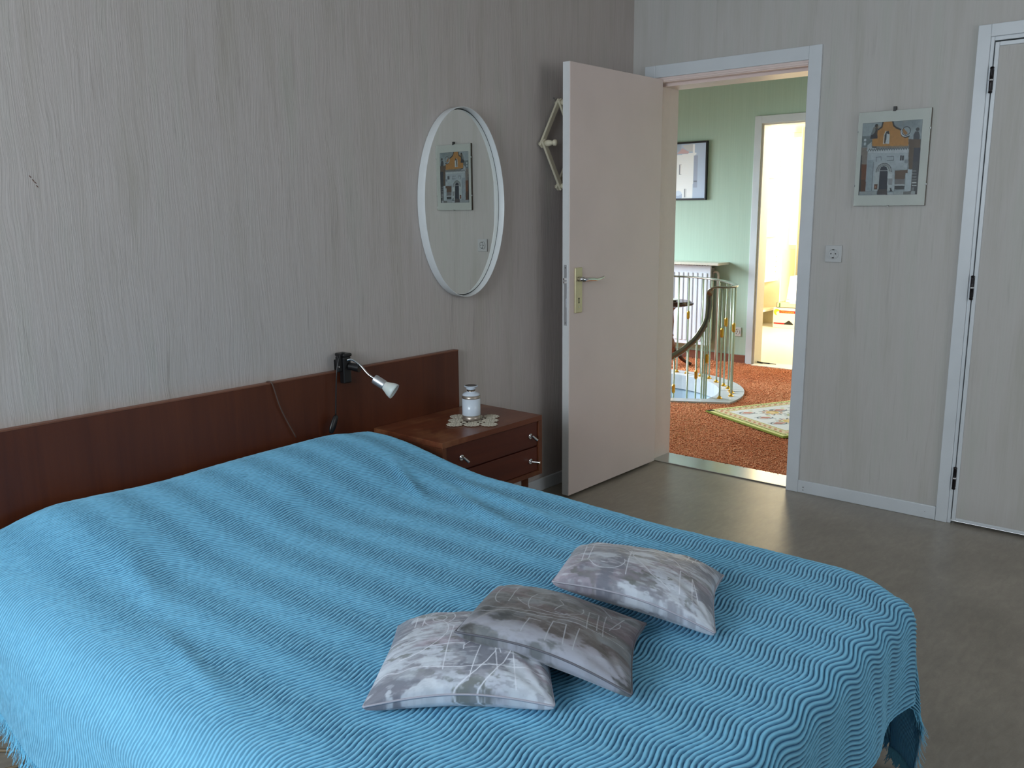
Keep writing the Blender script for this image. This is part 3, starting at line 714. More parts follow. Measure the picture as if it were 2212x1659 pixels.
# bedspread --------------------------------------------------------------
XL, XR, YF, YH = -3.30, -1.995, -2.06, -.07
OL, OR_, OF = .345, .45, .27
PITCH, LAM, AMP = .0102, .145, .0082
def spread_height(x, y):
    xc = np.clip(x, XL, XR)
    h = .497+np.zeros_like(x)
    hump = sm(-.76, -.22, y)*(.074-.018*sm(-.16, -.05, y))
    edge = 1-.20*sm(-2.16, -1.99, xc)-.95*(1-sm(-3.36, -3.06, xc))
    dip = 1-.20*np.exp(-((xc+2.80)/.20)**2)+.11*np.exp(-((xc+2.16)/.24)**2)
    h = h+hump*edge*dip
    h = h+.006*(fbm(x*2.2, y*2.2, 3)-.5)+.004*(fbm(x*7, y*7, 8)-.5)
    def ridge(p, q, wd, ht):
        (x0, y0), (x1, y1) = p, q; dx, dy = x1-x0, y1-y0; L2 = dx*dx+dy*dy
        t = ((x-x0)*dx+(y-y0)*dy)/L2; tc = np.clip(t, 0, 1); dd = np.hypot(x-x0-tc*dx, y-y0-tc*dy)
        return ht*np.exp(-(dd/wd)**2)*np.sin(PI*np.clip(tc*.9+.05, 0, 1))
    h = h+ridge((-2.147, -.46), (-2.29, -.78), .020, .012)+ridge((-2.12, -.62), (-2.33, -1.22), .028, .012)+ridge((-2.05, -.60), (-2.19, -1.28), .025, .010)
    h = h+ridge((-2.45, -.35), (-2.75, -.62), .05, .006)+ridge((-3.10, -.50), (-3.17, -.86), .028, .005)+ridge((-3.02, -.3), (-3.14, -.75), .05, .006)+ridge((-3.22, -.9), (-3.30, -1.35), .02, .006)
    return h
def spread():
    nu = 250
    su_ = np.linspace(-OL, (XR-XL)+OR_, nu)                 # distance across, 0 at left edge
    nrow = int((YH-YF+OF)/PITCH*5)
    k = np.arange(nrow+1)
    Vv = k*PITCH/5                                          # distance from head
    U, V0 = np.meshgrid(su_, Vv)                            # (rows, cols)
    wob = .006*(fbm(U*5, V0*5, 21)-.5)
    fade = sm(0, .04, V0)*sm(0, .05, (Vv[-1]-V0))
    V = V0+fade*(AMP*np.sin(2*PI*(U+.35*V0*0)/LAM+.5*np.sin(V0*3.1))+wob)
    a_r = np.maximum(0, U-(XR-XL)); a_l = np.maximum(0, -U)
    b = np.maximum(0, V-(YH-YF))
    xt = XL+np.clip(U, 0, XR-XL); yt = YH-np.minimum(V, YH-YF)
    z = spread_height(XL+U, yt)
    X = xt.copy(); Y = yt.copy(); Z = z.copy()
    R_ = .055
    def fall(rho, R__, flare):
        ang = np.minimum(rho/R__, PI/2); out = R__*np.sin(ang); dn = R__*(1-np.cos(ang))
        rest = np.maximum(0, rho-R__*PI/2)
        return out+rest*flare, dn+rest*np.sqrt(1-flare**2)
    # sides
    o, dn = fall(a_r, R_, .10+.03*np.sin(V*6)); mr = (a_r > 0) & (b <= 0)
    rip = .012*np.sin(V*13+1)*sm(.08, .4, a_r)
    X = np.where(mr, XR+o+rip, X); Z = np.where(mr, z-dn, Z)
    Rl = .13+.0*V; ol, dl = fall(a_l, .12, .06); ml = (a_l > 0) & (b <= 0)
    ripl = .016*np.sin(V*11+.6*np.sin(V*5))*sm(.12, .4, a_l)
    X = np.where(ml, XL-ol-ripl, X); Z = np.where(ml, z-dl, Z)
    of_, df = fall(b, R_, .06); mf = (b > 0) & (a_r <= 0) & (a_l <= 0)
    ripf = .014*np.sin(U*14+.8)*sm(.06, .25, b)
    Y = np.where(mf, YF-of_-ripf, Y); Z = np.where(mf, z-df, Z)
    for mask, aa, cx, sg in (((b > 0) & (a_r > 0), a_r, XR, 1), ((b > 0) & (a_l > 0), a_l, XL, -1)):
        rho = np.hypot(aa, b); th = np.arctan2(b, aa)
        o2, d2 = fall(rho, R_, .06)
        fold = np.sin(2*th)**2*sm(.05, .3, rho)
        out = o2+.06*rho*fold
        pinch = .10*rho*np.exp(-((th-1.15)/.16)**2)
        dirx = np.cos(th*.9); diry = np.sin(th*.9)
        # keep continuity with the plain sides
        dirx = np.cos(th); diry = np.sin(th)
        X = np.where(mask, cx+sg*((out-pinch)*dirx), X); Y = np.where(mask, YF-(out-pinch)*diry, Y)
        Z = np.where(mask, z-d2*(1-.04*fold), Z)
    # plan shape: right edge bows in slightly and the foot corners are rounded
    shf = .022*np.exp(-((yt+1.42)/.28)**2)+.058*np.clip((-1.90-yt)/.16, 0, 1)**2
    X = X-shf*sm(-2.55, -2.0, X); X = X+.06*np.clip((-1.84-yt)/.22, 0, 1)**2*(1-sm(-3.3, -2.8, X))
    Z = Z-.014*np.clip((-1.90-yt)/.16, 0, 1)**2*sm(-2.35, -2.0, X)
    co = np.stack([X, Y, Z], -1)
    # normals from differences then ribs
    du = np.gradient(co, axis=1); dv = np.gradient(co, axis=0)
    nrm = np.cross(dv, du); ln_ = np.linalg.norm(nrm, axis=-1, keepdims=True); nrm = nrm/np.maximum(ln_, 1e-9)
    nrm = np.where(nrm[0:1, :, 2:3]*0+(np.mean(nrm[:, nu//2, 2]) > 0), nrm, -nrm)
    prof = np.array([0., .66, 1., .98, .60])
    rib = prof[k % 5][:, None]*np.ones_like(U)
    amp = .0036*(1-.45*sm(.06, -.10, U))*(.55+.45*sm(0, .03, V0))*(.85+.35*fbm(U*60, V0*40, 31, 2))
    jit = rng.uniform(-1, 1, U.shape)
    co = co+nrm*(amp*rib+jit*.00055)[..., None]
    # small tuft wobble of the grooves
    co[..., 1] += np.where(b <= 0, .0011*rng.uniform(-1, 1, U.shape)*(rib < .8), 0)
    co[..., 2] = np.maximum(co[..., 2], .012)
    # colour: tufts lighter, ground cloth deeper with groove shade painted in
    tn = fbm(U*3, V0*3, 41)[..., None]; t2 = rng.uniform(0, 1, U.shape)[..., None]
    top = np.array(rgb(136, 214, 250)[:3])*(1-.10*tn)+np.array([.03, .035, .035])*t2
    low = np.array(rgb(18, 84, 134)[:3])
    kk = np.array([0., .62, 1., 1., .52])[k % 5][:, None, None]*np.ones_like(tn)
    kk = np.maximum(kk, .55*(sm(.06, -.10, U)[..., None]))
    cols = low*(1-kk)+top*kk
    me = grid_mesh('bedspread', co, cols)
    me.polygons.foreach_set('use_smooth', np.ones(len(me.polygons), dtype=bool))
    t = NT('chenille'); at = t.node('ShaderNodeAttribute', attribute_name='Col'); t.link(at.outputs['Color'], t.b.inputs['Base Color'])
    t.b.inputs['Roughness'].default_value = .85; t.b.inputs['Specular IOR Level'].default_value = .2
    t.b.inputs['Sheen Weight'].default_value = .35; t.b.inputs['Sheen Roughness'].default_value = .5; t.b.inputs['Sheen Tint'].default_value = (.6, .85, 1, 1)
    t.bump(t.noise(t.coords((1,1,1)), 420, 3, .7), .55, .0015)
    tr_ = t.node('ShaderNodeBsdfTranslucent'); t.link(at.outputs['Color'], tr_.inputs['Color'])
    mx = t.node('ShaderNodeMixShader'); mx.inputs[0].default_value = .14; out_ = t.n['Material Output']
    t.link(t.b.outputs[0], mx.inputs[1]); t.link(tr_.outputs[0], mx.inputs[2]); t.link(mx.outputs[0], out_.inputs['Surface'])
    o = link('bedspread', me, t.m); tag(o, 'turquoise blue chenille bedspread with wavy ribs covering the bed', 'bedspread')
    # fringe
    edges = []
    C_ = co
    edges += [C_[i, 0] for i in range(0, C_.shape[0], 1)]
    nl = len(edges)
    jr = [j for j in range(nu-1) if su_[j] > (XR-XL)+.16 or su_[j] < -.05]; nf_ = 3*len(jr)
    edges += [C_[-1, j]*(1-f)+C_[-1, j+1]*f for j in jr for f in (0, .33, .66)]
    edges += [C_[i, -1] for i in range(C_.shape[0]-1, -1, -1)]
    E_ = np.array(edges); N = len(E_)
    Vs = np.zeros((N, 8, 3)); out = np.zeros((N, 3)); out[:nl, 0] = -1; out[nl:nl+nf_, 1] = -1; out[nl+nf_:, 0] = 1
    sw = rng.uniform(-1, 1, (N, 3)); Lf = rng.uniform(.028, .05, N)
    tang = np.stack([out[:, 1], out[:, 0], out[:, 2]], -1)
    for q, f in enumerate((0, .35, .7, 1.)):
        c = E_+out*(f*.006+.002)[..., None] if False else E_+out*(f*.008)
        c = c+sw*np.array([.009, .009, 0])*f*f*1.6; c[:, 2] -= Lf*f-.004
        wd = .0016*(1-.6*f)
        Vs[:, 2*q] = c-tang*wd; Vs[:, 2*q+1] = c+tang*wd
    Vs[..., 2] = np.maximum(Vs[..., 2], .003)
    F = np.concatenate([np.stack([np.arange(N)*8+i for i in qd], 1) for qd in ((0,1,3,2), (2,3,5,4), (4,5,7,6))])
    fo = link('fringe', tris_mesh('fringe', Vs.reshape(-1, 3), F), plain('fringe_yarn', rgb(108, 184, 220), .85, spec=.2), o); fo['kind'] = 'stuff'
    return o
spread()

# cushions ---------------------------------------------------------------
def cushion(label, FL, FR, BR, BL, H, seed, dark, lines, squash=0.):
    n, m = 290, 245
    S, T = np.meshgrid(np.linspace(0, 1, n), np.linspace(0, 1, m), indexing='ij')
    FL, FR, BR, BL = (np.array(p) for p in (FL, FR, BR, BL))
    s_ = .5+(S-.5)*(1-.075*np.sin(PI*T)); t_ = .5+(T-.5)*(1-.085*np.sin(PI*S))
    B = (FL*((1-s_)*(1-t_))[..., None]+FR*(s_*(1-t_))[..., None]+BR*(s_*t_)[..., None]+BL*((1-s_)*t_)[..., None])
    B[..., 2] += .016*(np.sin(PI*S)*np.abs(2*T-1)**4+np.sin(PI*T)*np.abs(2*S-1)**4)
    pf = (np.clip(1-np.abs(2*S-1)**2.6, 0, 1)*np.clip(1-np.abs(2*T-1)**2.6, 0, 1))**.55
    pf = pf*(1-squash*sm(.45, .95, S)*sm(.25, .8, T))
    # corner and edge puckers
    def corner(cs, ct):
        a = np.arctan2(np.abs(T-ct)+1e-6, np.abs(S-cs)+1e-6); rr = np.hypot(S-cs, T-ct)
        return np.sin(a*11+seed+cs*2)*np.exp(-((rr-.2)/.14)**2)
    wr = .0045*(corner(0,0)+corner(1,0)+corner(1,1)+corner(0,1))+.010*(fbm(S*3+seed, T*3, seed)-.5)+.005*(fbm(S*9, T*5+seed, seed+2)-.5)
    co = B.copy(); co[..., 2] += H*pf+wr*pf
    D = np.minimum(np.minimum(S, 1-S), np.minimum(T, 1-T))
    P = Paint(S, T, (150, 148, 160))
    a = fbm(S*3.2, T*4.6+seed, seed, 5); bb_ = fbm(S*2.1+9, T*6+seed, seed+5, 5); c_ = fbm(S*6, T*12, seed+8, 5)
    c2_ = fbm(S*9+4, T*20, seed+3, 5); st_ = fbm(S*14+T*5, T*60, seed+21, 4); a = a+.10*(st_-.5); c_ = c_+.12*(st_-.5)
    if not dark:
        P.c[:] = (146, 148, 158)
        P.put(sm(.47, .54, a), (182, 188, 200)); P.put(sm(.53, .60, bb_), (138, 130, 142), .75); P.put(sm(.54, .62, 1-a), (112, 116, 128), .8)
        P.put(sm(.55, .61, c_), (196, 204, 214), .75); P.put(sm(.56, .61, 1-c_)*sm(.4, .6, a), (92, 96, 92), .75); P.put(sm(.58, .68, bb_)*sm(.5, .7, a), (172, 162, 174), .6)
        P.put(sm(.55, .68, c2_), (172, 180, 190), .5)
        P.put(sm(.62, .70, st_), (206, 212, 220), .35); P.put(sm(.62, .72, 1-st_), (104, 106, 116), .30)
        lc = (212, 216, 226)
    else:
        P.c[:] = (84, 84, 86); P.put(sm(.47, .54, a), (108, 112, 116)); P.put(sm(.53, .60, bb_), (78, 68, 66), .75); P.put(sm(.54, .62, 1-a), (64, 66, 68), .8)
        P.put(sm(.54, .66, c_), (122, 126, 132), .6); P.put(sm(.56, .68, bb_)*sm(.35, .6, T+.2*S), (92, 62, 74), .5); P.put(sm(.24, .06, T)*sm(.42, .56, c_+.1), (172, 174, 188), .75)
        P.put(sm(.57, .68, c2_), (128, 130, 130), .45)
        P.put(sm(.62, .70, st_), (140, 142, 144), .30)
        lc = (172, 176, 184)
    for pts, wd in lines: P.line(pts, wd, lc, .95, (np.linalg.norm(BL-FL)/np.linalg.norm(FR-FL)))
    cols = P.lin()
    # bottom half closes the pillow
    co2 = B.copy(); co2[..., 2] -= .036*pf**.45; co2[..., 2] = np.maximum(co2[..., 2], np.minimum(.5065, B[..., 2]))
    e = thing('throw_cushion', label, 'cushion', (0,0,0), group='marbled throw cushions on the bedspread')
    org = tuple(B.mean((0, 1))-np.array([0, 0, .02])); e.location = org
    full = np.concatenate([co, co2[::-1]], 0)-np.array(org)
    fc = np.concatenate([cols, cols[::-1]], 0)
    cme = grid_mesh('cover', full, fc)
    bm_ = bmesh.new(); bm_.from_mesh(cme); bmesh.ops.remove_doubles(bm_, verts=[v for v in bm_.verts if len(v.link_edges) < 4], dist=1e-5); bmesh.ops.recalc_face_normals(bm_, faces=bm_.faces); bm_.to_mesh(cme); bm_.free()
    o = link('cover', cme, attr_mat('cushion_satin', .48, .35, .12, 500, sheen=.2), e)
    # piped seam along the outline
    ring_ = np.concatenate([B[:, 0], B[-1, 1:], B[::-1, -1][1:], B[0, ::-1][1:]])[::4]-np.array(org)
    # puckered seam slightly above the bed
    MB().tube([tuple(p) for p in ring_]+[tuple(ring_[0])], .0022, 6).build('seam', plain('seam_dark' if dark else 'seam_pale', rgb(96, 96, 104) if dark else rgb(160, 160, 172), .6), e, smooth=True)
    return e
W3 = .0027
lines1 = [(arc(.30,.72,.10,.13,0,6.28),W3),(arc(.30,.72,.045,.06,0,6.28),W3),([(.20,.62),(.20,.85)],W3),([(.15,.62),(.15,.84)],W3),(arc(.05,.5,.33,.30,-1.3,1.4),W3),(arc(.10,.40,.62,.50,-1.0,1.3),W3),(arc(.12,.40,.68,.56,-.9,1.2),W3),
          (arc(.62,.52,.09,.05,0,6.28),W3),([(.40,.1),(.41,.55),(.36,.6)],W3),([(.55,.05),(.6,.3),(.68,.34),(.70,.1)],W3),([(.02,.14),(.5,.11),(.98,.16)],W3*.8),([(.80,.02),(.78,.4),(.7,.75)],W3),(arc(.6,.2,.12,.15,.2,2.6),W3),([(.3,.3),(.5,.31),(.5,.25)],W3)]
lines2 = [(arc(.45,.55,.22,.20,3.4,6.6),W3),(arc(.42,.5,.1,.22,1.2,4.0),W3),([(.05,.2),(.3,.24),(.6,.30),(.95,.33)],W3),([(.05,.26),(.4,.30),(.9,.40)],W3),([(.72,.3),(.70,.62),(.76,.64),(.78,.34)],W3),([(.82,.3),(.80,.7)],W3),
          (arc(.5,.7,.33,.2,0,2.9),W3),([(.2,.4),(.2,.75),(.26,.78)],W3),(arc(.16,.55,.07,.2,1,4.6),W3),([(.5,.42),(.54,.55),(.5,.62),(.56,.72)],W3),([(.36,.05),(.38,.2),(.45,.2)],W3),([(.5,.04),(.52,.24),(.6,.25),(.6,.06)],W3),([(.66,.05),(.68,.26)],W3),([(.85,.45),(.9,.8)],W3),(arc(.6,.62,.3,.24,4.4,6.5),W3)]
lines3 = [(arc(.72,.80,.08,.11,0,6.28),W3),(arc(.72,.80,.12,.15,1.4,4.9),W3),([(.80,.66),(.80,.93)],W3),([(.84,.66),(.84,.92)],W3),([(.72,.74),(.75,.80),(.71,.86)],W3),(arc(.28,.45,.16,.16,.2,3.0),W3),([(.44,.1),(.44,.55),(.38,.62),(.16,.62)],W3),([(.14,.2),(.12,.6)],W3),([(.18,.2),(.17,.62)],W3),
          (arc(.62,.42,.16,.18,.1,3.2),W3),([(.46,.40),(.60,.18),(.72,.1)],W3),([(.78,.1),(.78,.4),(.84,.38)],W3),(arc(.30,.25,.12,.12,3.6,6.6),W3),([(.86,.1),(.86,.36),(.9,.12)],W3),(arc(.92,.8,.06,.12,2,4.8),W3)]
cushion('pale grey violet marbled cushion at the left front, lowest of the three', (-3.165, -1.523, .522), (-2.950, -1.778, .522), (-2.71, -1.590, .522), (-2.925, -1.350, .526), .070, 3, False, lines1, .75)
cushion('dark grey brown marbled cushion in the middle resting on the left one', (-2.997, -1.586, .618), (-2.845, -1.868, .530), (-2.590, -1.738, .526), (-2.705, -1.425, .552), .056, 6, True, lines2, .35)
cushion('pale grey pink marbled cushion at the right, topmost of the three', (-2.690, -1.570, .606), (-2.535, -1.866, .524), (-2.262, -1.745, .524), (-2.400, -1.405, .535), .072, 12, False, lines3)

# ================================================================== NIGHTSTAND
ns = thing('nightstand', 'reddish wooden nightstand with two drawers beside the bed', 'nightstand', (-1.57, -.22, 0))
def nb(x0, x1, y0, y1, z0, z1, bev=.0015): return MB().box(x0+1.57, x1+1.57, y0+.22, y1+.22, z0, z1, bev)
nb(-1.862, -1.278, -.412, -.031, .513, .535).build('top', m_nstop, ns)
nb(-1.862, -1.840, -.412, -.031, .283, .5125).build('side_panel', m_nsedge, ns); nb(-1.300, -1.278, -.412, -.031, .283, .5125).build('side_panel', m_nsedge, ns)
nb(-1.840, -1.300, -.412, -.031, .283, .300).build('bottom_panel', m_nsedge, ns)
nb(-1.840, -1.300, -.045, -.031, .300, .513).build('back_panel', m_nsbody, ns)
nb(-1.840, -1.300, -.40, -.05, .4055, .409).build('divider', m_nsbody, ns)
nb(-1.838, -1.302, -.408, -.406, .300, .302, 0).build('edge_line', m_nsedge, ns)
for z0, z1 in ((.411, .511), (.303, .404)):
    dd = nb(-1.8375, -1.3025, -.406, -.388, z0, z1).build('drawer', m_nsbody, ns)
    zc = .457 if z0 > .4 else .350
    for xk in (-1.758, -1.350):
        kb = MB(); X_, Y_ = xk+1.57, -.406+.22
        Ry_ = Matrix.Translation((X_, Y_, zc)) @ Matrix.Rotation(PI/2, 4, 'X')
        kb.lathe([(0, 0), (.0115, 0), (.0115, .003), (.0085, .0045), (.006, .003), (0, .003)], 20, Ry_)
        kb.cyl((X_, Y_, zc), (X_, Y_-.012, zc), .0045, seg=12)
        if z0 > .4 or xk < -1.5: kb.cyl((X_+.001, Y_-.012, zc+.002), (X_+.012, Y_-.030, zc-.016), .0052, .0058, seg=14)
        else: kb.cyl((X_+.001, Y_-.010, zc), (X_+.014, Y_-.040, zc-.001), .0050, .0058, seg=14)
        kb.build('knob', m_chrome, dd, auto=40)
for x in (-1.79, -1.345):
    for y in (-.37, -.08):
        lg = MB(); lg.tube([(x+1.57, y+.22, .283), (x+1.57+(.012 if x > -1.5 else -.012), y+.22, 0)], [.021, .013], 4)
        lg.build('leg', m_nsedge, ns)

# doily
def doily():
    n = 170; L = .205
    U, V = np.meshgrid(np.linspace(-.5, .5, n), np.linspace(-.5, .5, n), indexing='ij')
    keep = np.zeros(U.shape, bool)
    for i in range(3):
        for j in range(3):
            x = (U-(i-1)/3)*3; y = (V-(j-1)/3)*3; rr = np.hypot(x, y); a = np.arctan2(y, x)
            k = (rr < .47+.035*np.cos(a*12)); k &= ~((rr < .05)); k &= ~((rr > .12) & (rr < .25) & (np.cos(a*8) > .55)); k &= ~((rr > .31) & (rr < .37) & (np.cos(a*16) > .2))
            keep |= k
    for i in (-.5, .5):
        for j in (-.5, .5):
            x = (U-i/3)*3; y = (V-j/3)*3; rr = np.hypot(x, y); keep |= (rr < .14) & (rr > .05)
    f = keep[:-1, :-1] & keep[1:, 1:] & keep[1:, :-1] & keep[:-1, 1:]
    ii, jj = np.nonzero(f); idx = np.arange(n*n).reshape(n, n)
    F = np.stack([idx[ii, jj], idx[ii+1, jj], idx[ii+1, jj+1], idx[ii, jj+1]], 1)
    z = .0012+.0010*np.sin(U*400)*np.sin(V*400)
    co = np.stack([U*L, V*L, z], -1).reshape(-1, 3)
    used, inv = np.unique(F, return_inverse=True)
    me = tris_mesh('doily', co[used], inv.reshape(F.shape))
    o = link('doily', me, plain('crochet_cotton', rgb(206, 198, 180), .85, bump=.5, bscale=900)); o.modifiers.new('s', 'SOLIDIFY').thickness = .0022; o.modifiers['s'].offset = 1
    o.location = (-1.535, -.262, .5362); o.rotation_euler = (0, 0, math.atan2(-.78, .624)); tag(o, 'cream crocheted doily of nine flower motifs on the nightstand', 'doily')
doily()
# bottle
bt = thing('bottle', 'white lidded apothecary bottle with silver bands on the doily', 'bottle', (-1.536, -.253, .539))
k_ = .148/1180; m_por = plain('porcelain', rgb(205, 214, 224), .18); m_band = plain('silver_lustre', rgb(170, 158, 146), .32, .7, noise=.1, nscale=60)
def bz(y): return (1380-y)*k_
MB().lathe([(0, 0), (.0345, 0), (.0365, .003), (.0365, bz(1200))], 40).build('lower_band', m_band, bt, smooth=True)
MB().lathe([(.0367, bz(1200)), (.0372, bz(1190)), (.0368, bz(650))], 40).build('body', m_por, bt, smooth=True)
MB().lathe([(.0368, bz(655)), (.0369, bz(640)), (.0366, bz(555))], 40).build('upper_band', m_band, bt, smooth=True)
MB().lathe([(.0366, bz(556)), (.034, bz(520)), (.026, bz(475)), (.0185, bz(455)), (.0172, bz(440)), (.0172, bz(430))], 40).build('shoulder', m_por, bt, smooth=True)
MB().lathe([(.0172, bz(440)), (.0165, bz(430)), (.0165, bz(365))], 32).build('neck_band', plain('dark_silver', rgb(120, 108, 96), .25, .9), bt, smooth=True)
MB().lathe([(.0165, bz(370)), (.020, bz(350)), (.0185, bz(330)), (.018, bz(322)), (.026, bz(285)), (.0278, bz(262)), (.027, bz(250)), (.0245, bz(246)), (.022, bz(252)), (.0, bz(252))], 40).build('stopper', m_por, bt, smooth=True)
MB().lathe([(.0215, bz(248)), (.0232, bz(243)), (.0215, bz(243))], 40).build('stopper_ring', plain('dark_line', rgb(70, 62, 58), .4), bt)

# ================================================================== LAMP clipped on headboard
lp = thing('clip_lamp', 'black clip-on reading lamp with chrome gooseneck and frosted shade on the headboard', 'lamp', (-2.0, -.03, .784))
def q(x, y, z): return (x+2.0, y+.03, z-.784)
cl = MB()
cl.box(-.018, .018, -.030, -.0035, -.045, .055, .004); cl.box(-.016, .016, .027, .034, -.03, .04, .003)
cl.box(-.020, .020, -.036, .02, .055, .068, .005); cl.box(-.038, -.016, -.022, -.006, .0, .060, .004)
cl.build('clamp', m_black, lp)
kk = MB(); kk.cyl(q(-1.99, -.06, .802), q(-1.975, -.10, .797), .014, .016, seg=24); kk.build('tightening_knob', m_black, lp, auto=40)
MB().cyl(q(-2.035, -.052, .805), q(-2.035, -.056, .805), .003, seg=10).build('rivet', m_chrome, lp)
np_ = catmull([q(-2.006, -.066, .828), q(-1.992, -.080, .829), q(-1.974, -.105, .806), q(-1.963, -.13, .777), q(-1.949, -.155, .757)], 8)
MB().tube(np_, .0042, 12).build('gooseneck', m_chrome, lp, smooth=True)
p0 = Vector(q(-1.952, -.150, .760)); ax = (Vector(q(-1.905, -.235, .702))-p0).normalized()
Mq = Matrix.Translation(p0) @ ax.to_track_quat('Z', 'Y').to_matrix().to_4x4()
MB().lathe([(0, 0), (.006, 0), (.017, .002), (.018, .006), (.018, .046), (.016, .048), (0, .048)], 32, Mq).build('socket_housing', m_silver, lp, auto=40)
MB().lathe([(.0145, .046), (.0165, .050), (.021, .062), (.0265, .074), (.0295, .086), (.030, .093), (.0285, .093), (.0275, .086), (.022, .072), (.015, .06), (0, .058)], 32, Mq).build('lamp_shade', plain('frosted_glass', rgb(222, 222, 216), .35, Subsurface_Weight=.2), lp, smooth=True)
MB().tube(catmull([q(-2.004, -.05, .852), q(-2.020, -.055, .853), q(-2.036, -.058, .838), q(-2.050, -.06, .795), q(-2.058, -.06, .727), q(-2.066, -.06, .622)], 8), .0026, 8).build('cord', m_black, lp, smooth=True)
s0 = Vector(q(-2.064, -.062, .628)); ax2 = (Vector(q(-2.097, -.066, .566))-s0).normalized()
Ms = Matrix.Translation(s0) @ ax2.to_track_quat('Z', 'Y').to_matrix().to_4x4() @ Matrix.Diagonal((.75, 1.15, 1, 1))
MB().lathe([(0, 0), (.006, .001), (.010, .008), (.012, .025), (.012, .05), (.009, .066), (.004, .071), (0, .071)], 20, Ms).build('cord_switch', m_black, lp, smooth=True)
# second cord
gc = MB().tube(catmull([(-2.318, -.004, .76), (-2.318, -.004, .782), (-2.317, -.018, .789), (-2.315, -.034, .785), (-2.306, -.038, .752), (-2.292, -.04, .70), (-2.268, -.04, .645), (-2.235, -.045, .575)], 8), .0023, 8).build('power_cord', plain('grey_cord', rgb(84, 66, 58), .5), None, smooth=True)
tag(gc, 'thin grey brown cord hanging over the headboard, left of the lamp', 'cord')
cf = MB().tube(catmull([(-3.52, -.16, .006), (-3.42, -.22, .005), (-3.36, -.285, .006), (-3.325, -.34, .007), (-3.345, -.385, .006), (-3.40, -.37, .005), (-3.50, -.34, .005)], 8), .0045, 8).build('power_cord', plain('beige_cord', rgb(120, 104, 80), .5), None, smooth=True)
tag(cf, 'brownish cable looped on the floor under the left bed edge', 'cord')

# ================================================================== MIRROR
mr = thing('oval_mirror', 'oval wall mirror with a deep white frame above the nightstand', 'mirror', (-1.320, 0, 1.399))
A_, B_ = .243, .391
def ell_ring(prof, n=96):
    mb = MB(); rows = []
    for off, yy in prof:
        rows.append([mb.bm.verts.new(((A_+off)*math.cos(2*PI*i/n), yy, (B_+off)*math.sin(2*PI*i/n))) for i in range(n)])
    rows.append(rows[0])
    for a, b in zip(rows, rows[1:]):
        for i in range(n): mb.bm.faces.new((a[i], a[(i+1) % n], b[(i+1) % n], b[i]))
    return mb
ell_ring([(-.001, -.001), (.000, -.020), (.000, -.040), (-.0012, -.0425), (-.0030, -.0425), (-.0042, -.040), (-.0055, -.024), (-.0065, -.012), (-.0065, -.001)]).build('frame', plain('white_lacquer', rgb(206, 208, 208), .3), mr, auto=50)
g = MB(); n = 96; vs = [g.bm.verts.new(((A_-.0100)*math.cos(2*PI*i/n), -.0150, (B_-.0100)*math.sin(2*PI*i/n))) for i in range(n)]; g.bm.faces.new(vs)
gm = NT('mirror_glass'); gm.b.inputs['Base Color'].default_value = (.86, .87, .84, 1); gm.b.inputs['Metallic'].default_value = 1; gm.b.inputs['Roughness'].default_value = .0
g.build('mirror_glass', gm.m, mr)
g = MB(); rr_ = []
for off in (-.0060, -.0102): rr_.append([g.bm.verts.new(((A_+off)*math.cos(2*PI*i/n), -.0140, (B_+off)*math.sin(2*PI*i/n))) for i in range(n)])
for i in range(n): g.bm.faces.new((rr_[0][i], rr_[0][(i+1) % n], rr_[1][(i+1) % n], rr_[1][i]))
g.build('edge_line', m_dark, mr)

# ================================================================== COAT RACK
ck = thing('coat_rack', 'cream wooden accordion coat rack with pegs, half hidden by the door', 'coat rack', (-.785, 0, 1.670))
m_ck = plain('cream_lacquer', rgb(204, 196, 172), .4)
dxk, dzk = .122, .190
def bar(p, q_, y0):
    p = Vector((p[0], 0, p[1])); q_ = Vector((q_[0], 0, q_[1])); v = (q_-p); L = v.length; a_ = math.atan2(v.z, v.x)
    Mx = Matrix.Translation((p.x, y0, p.z)) @ Matrix.Rotation(-a_, 4, 'Y')
    MB().box(-.016, L+.016, -.006, .006, -.012, .012, .002, Mx).build('slat', m_ck, ck)
bar((0, 0), (dxk, dzk), -.020); bar((0, 0), (dxk, -dzk), -.034)
bar((dxk, dzk), (3*dxk, -dzk), -.034); bar((dxk, -dzk), (3*dxk, dzk), -.020); bar((3*dxk, dzk), (4*dxk, 0), -.034); bar((3*dxk, -dzk), (4*dxk, 0), -.020)
Rm = Matrix.Rotation(PI/2, 4, 'X')
for x, z in ((0, 0), (dxk, dzk), (dxk, -dzk), (2*dxk, 0), (3*dxk, dzk), (3*dxk, -dzk), (4*dxk, 0)):
    MB().lathe([(0, .004), (.008, .004), (.008, .040), (.0125, .045), (.0155, .056), (.0135, .070), (.008, .082), (.0085, .086), (.014, .090), (.0145, .100), (.010, .105), (0, .106)], 20, Matrix.Translation((x, 0, z)) @ Rm).build('peg', m_ck, ck, smooth=True)
MB().cyl((dxk-.012, -.001, dzk+.022), (dxk-.012, -.012, dzk+.016), .004, seg=8).build('nail', m_steel, ck)

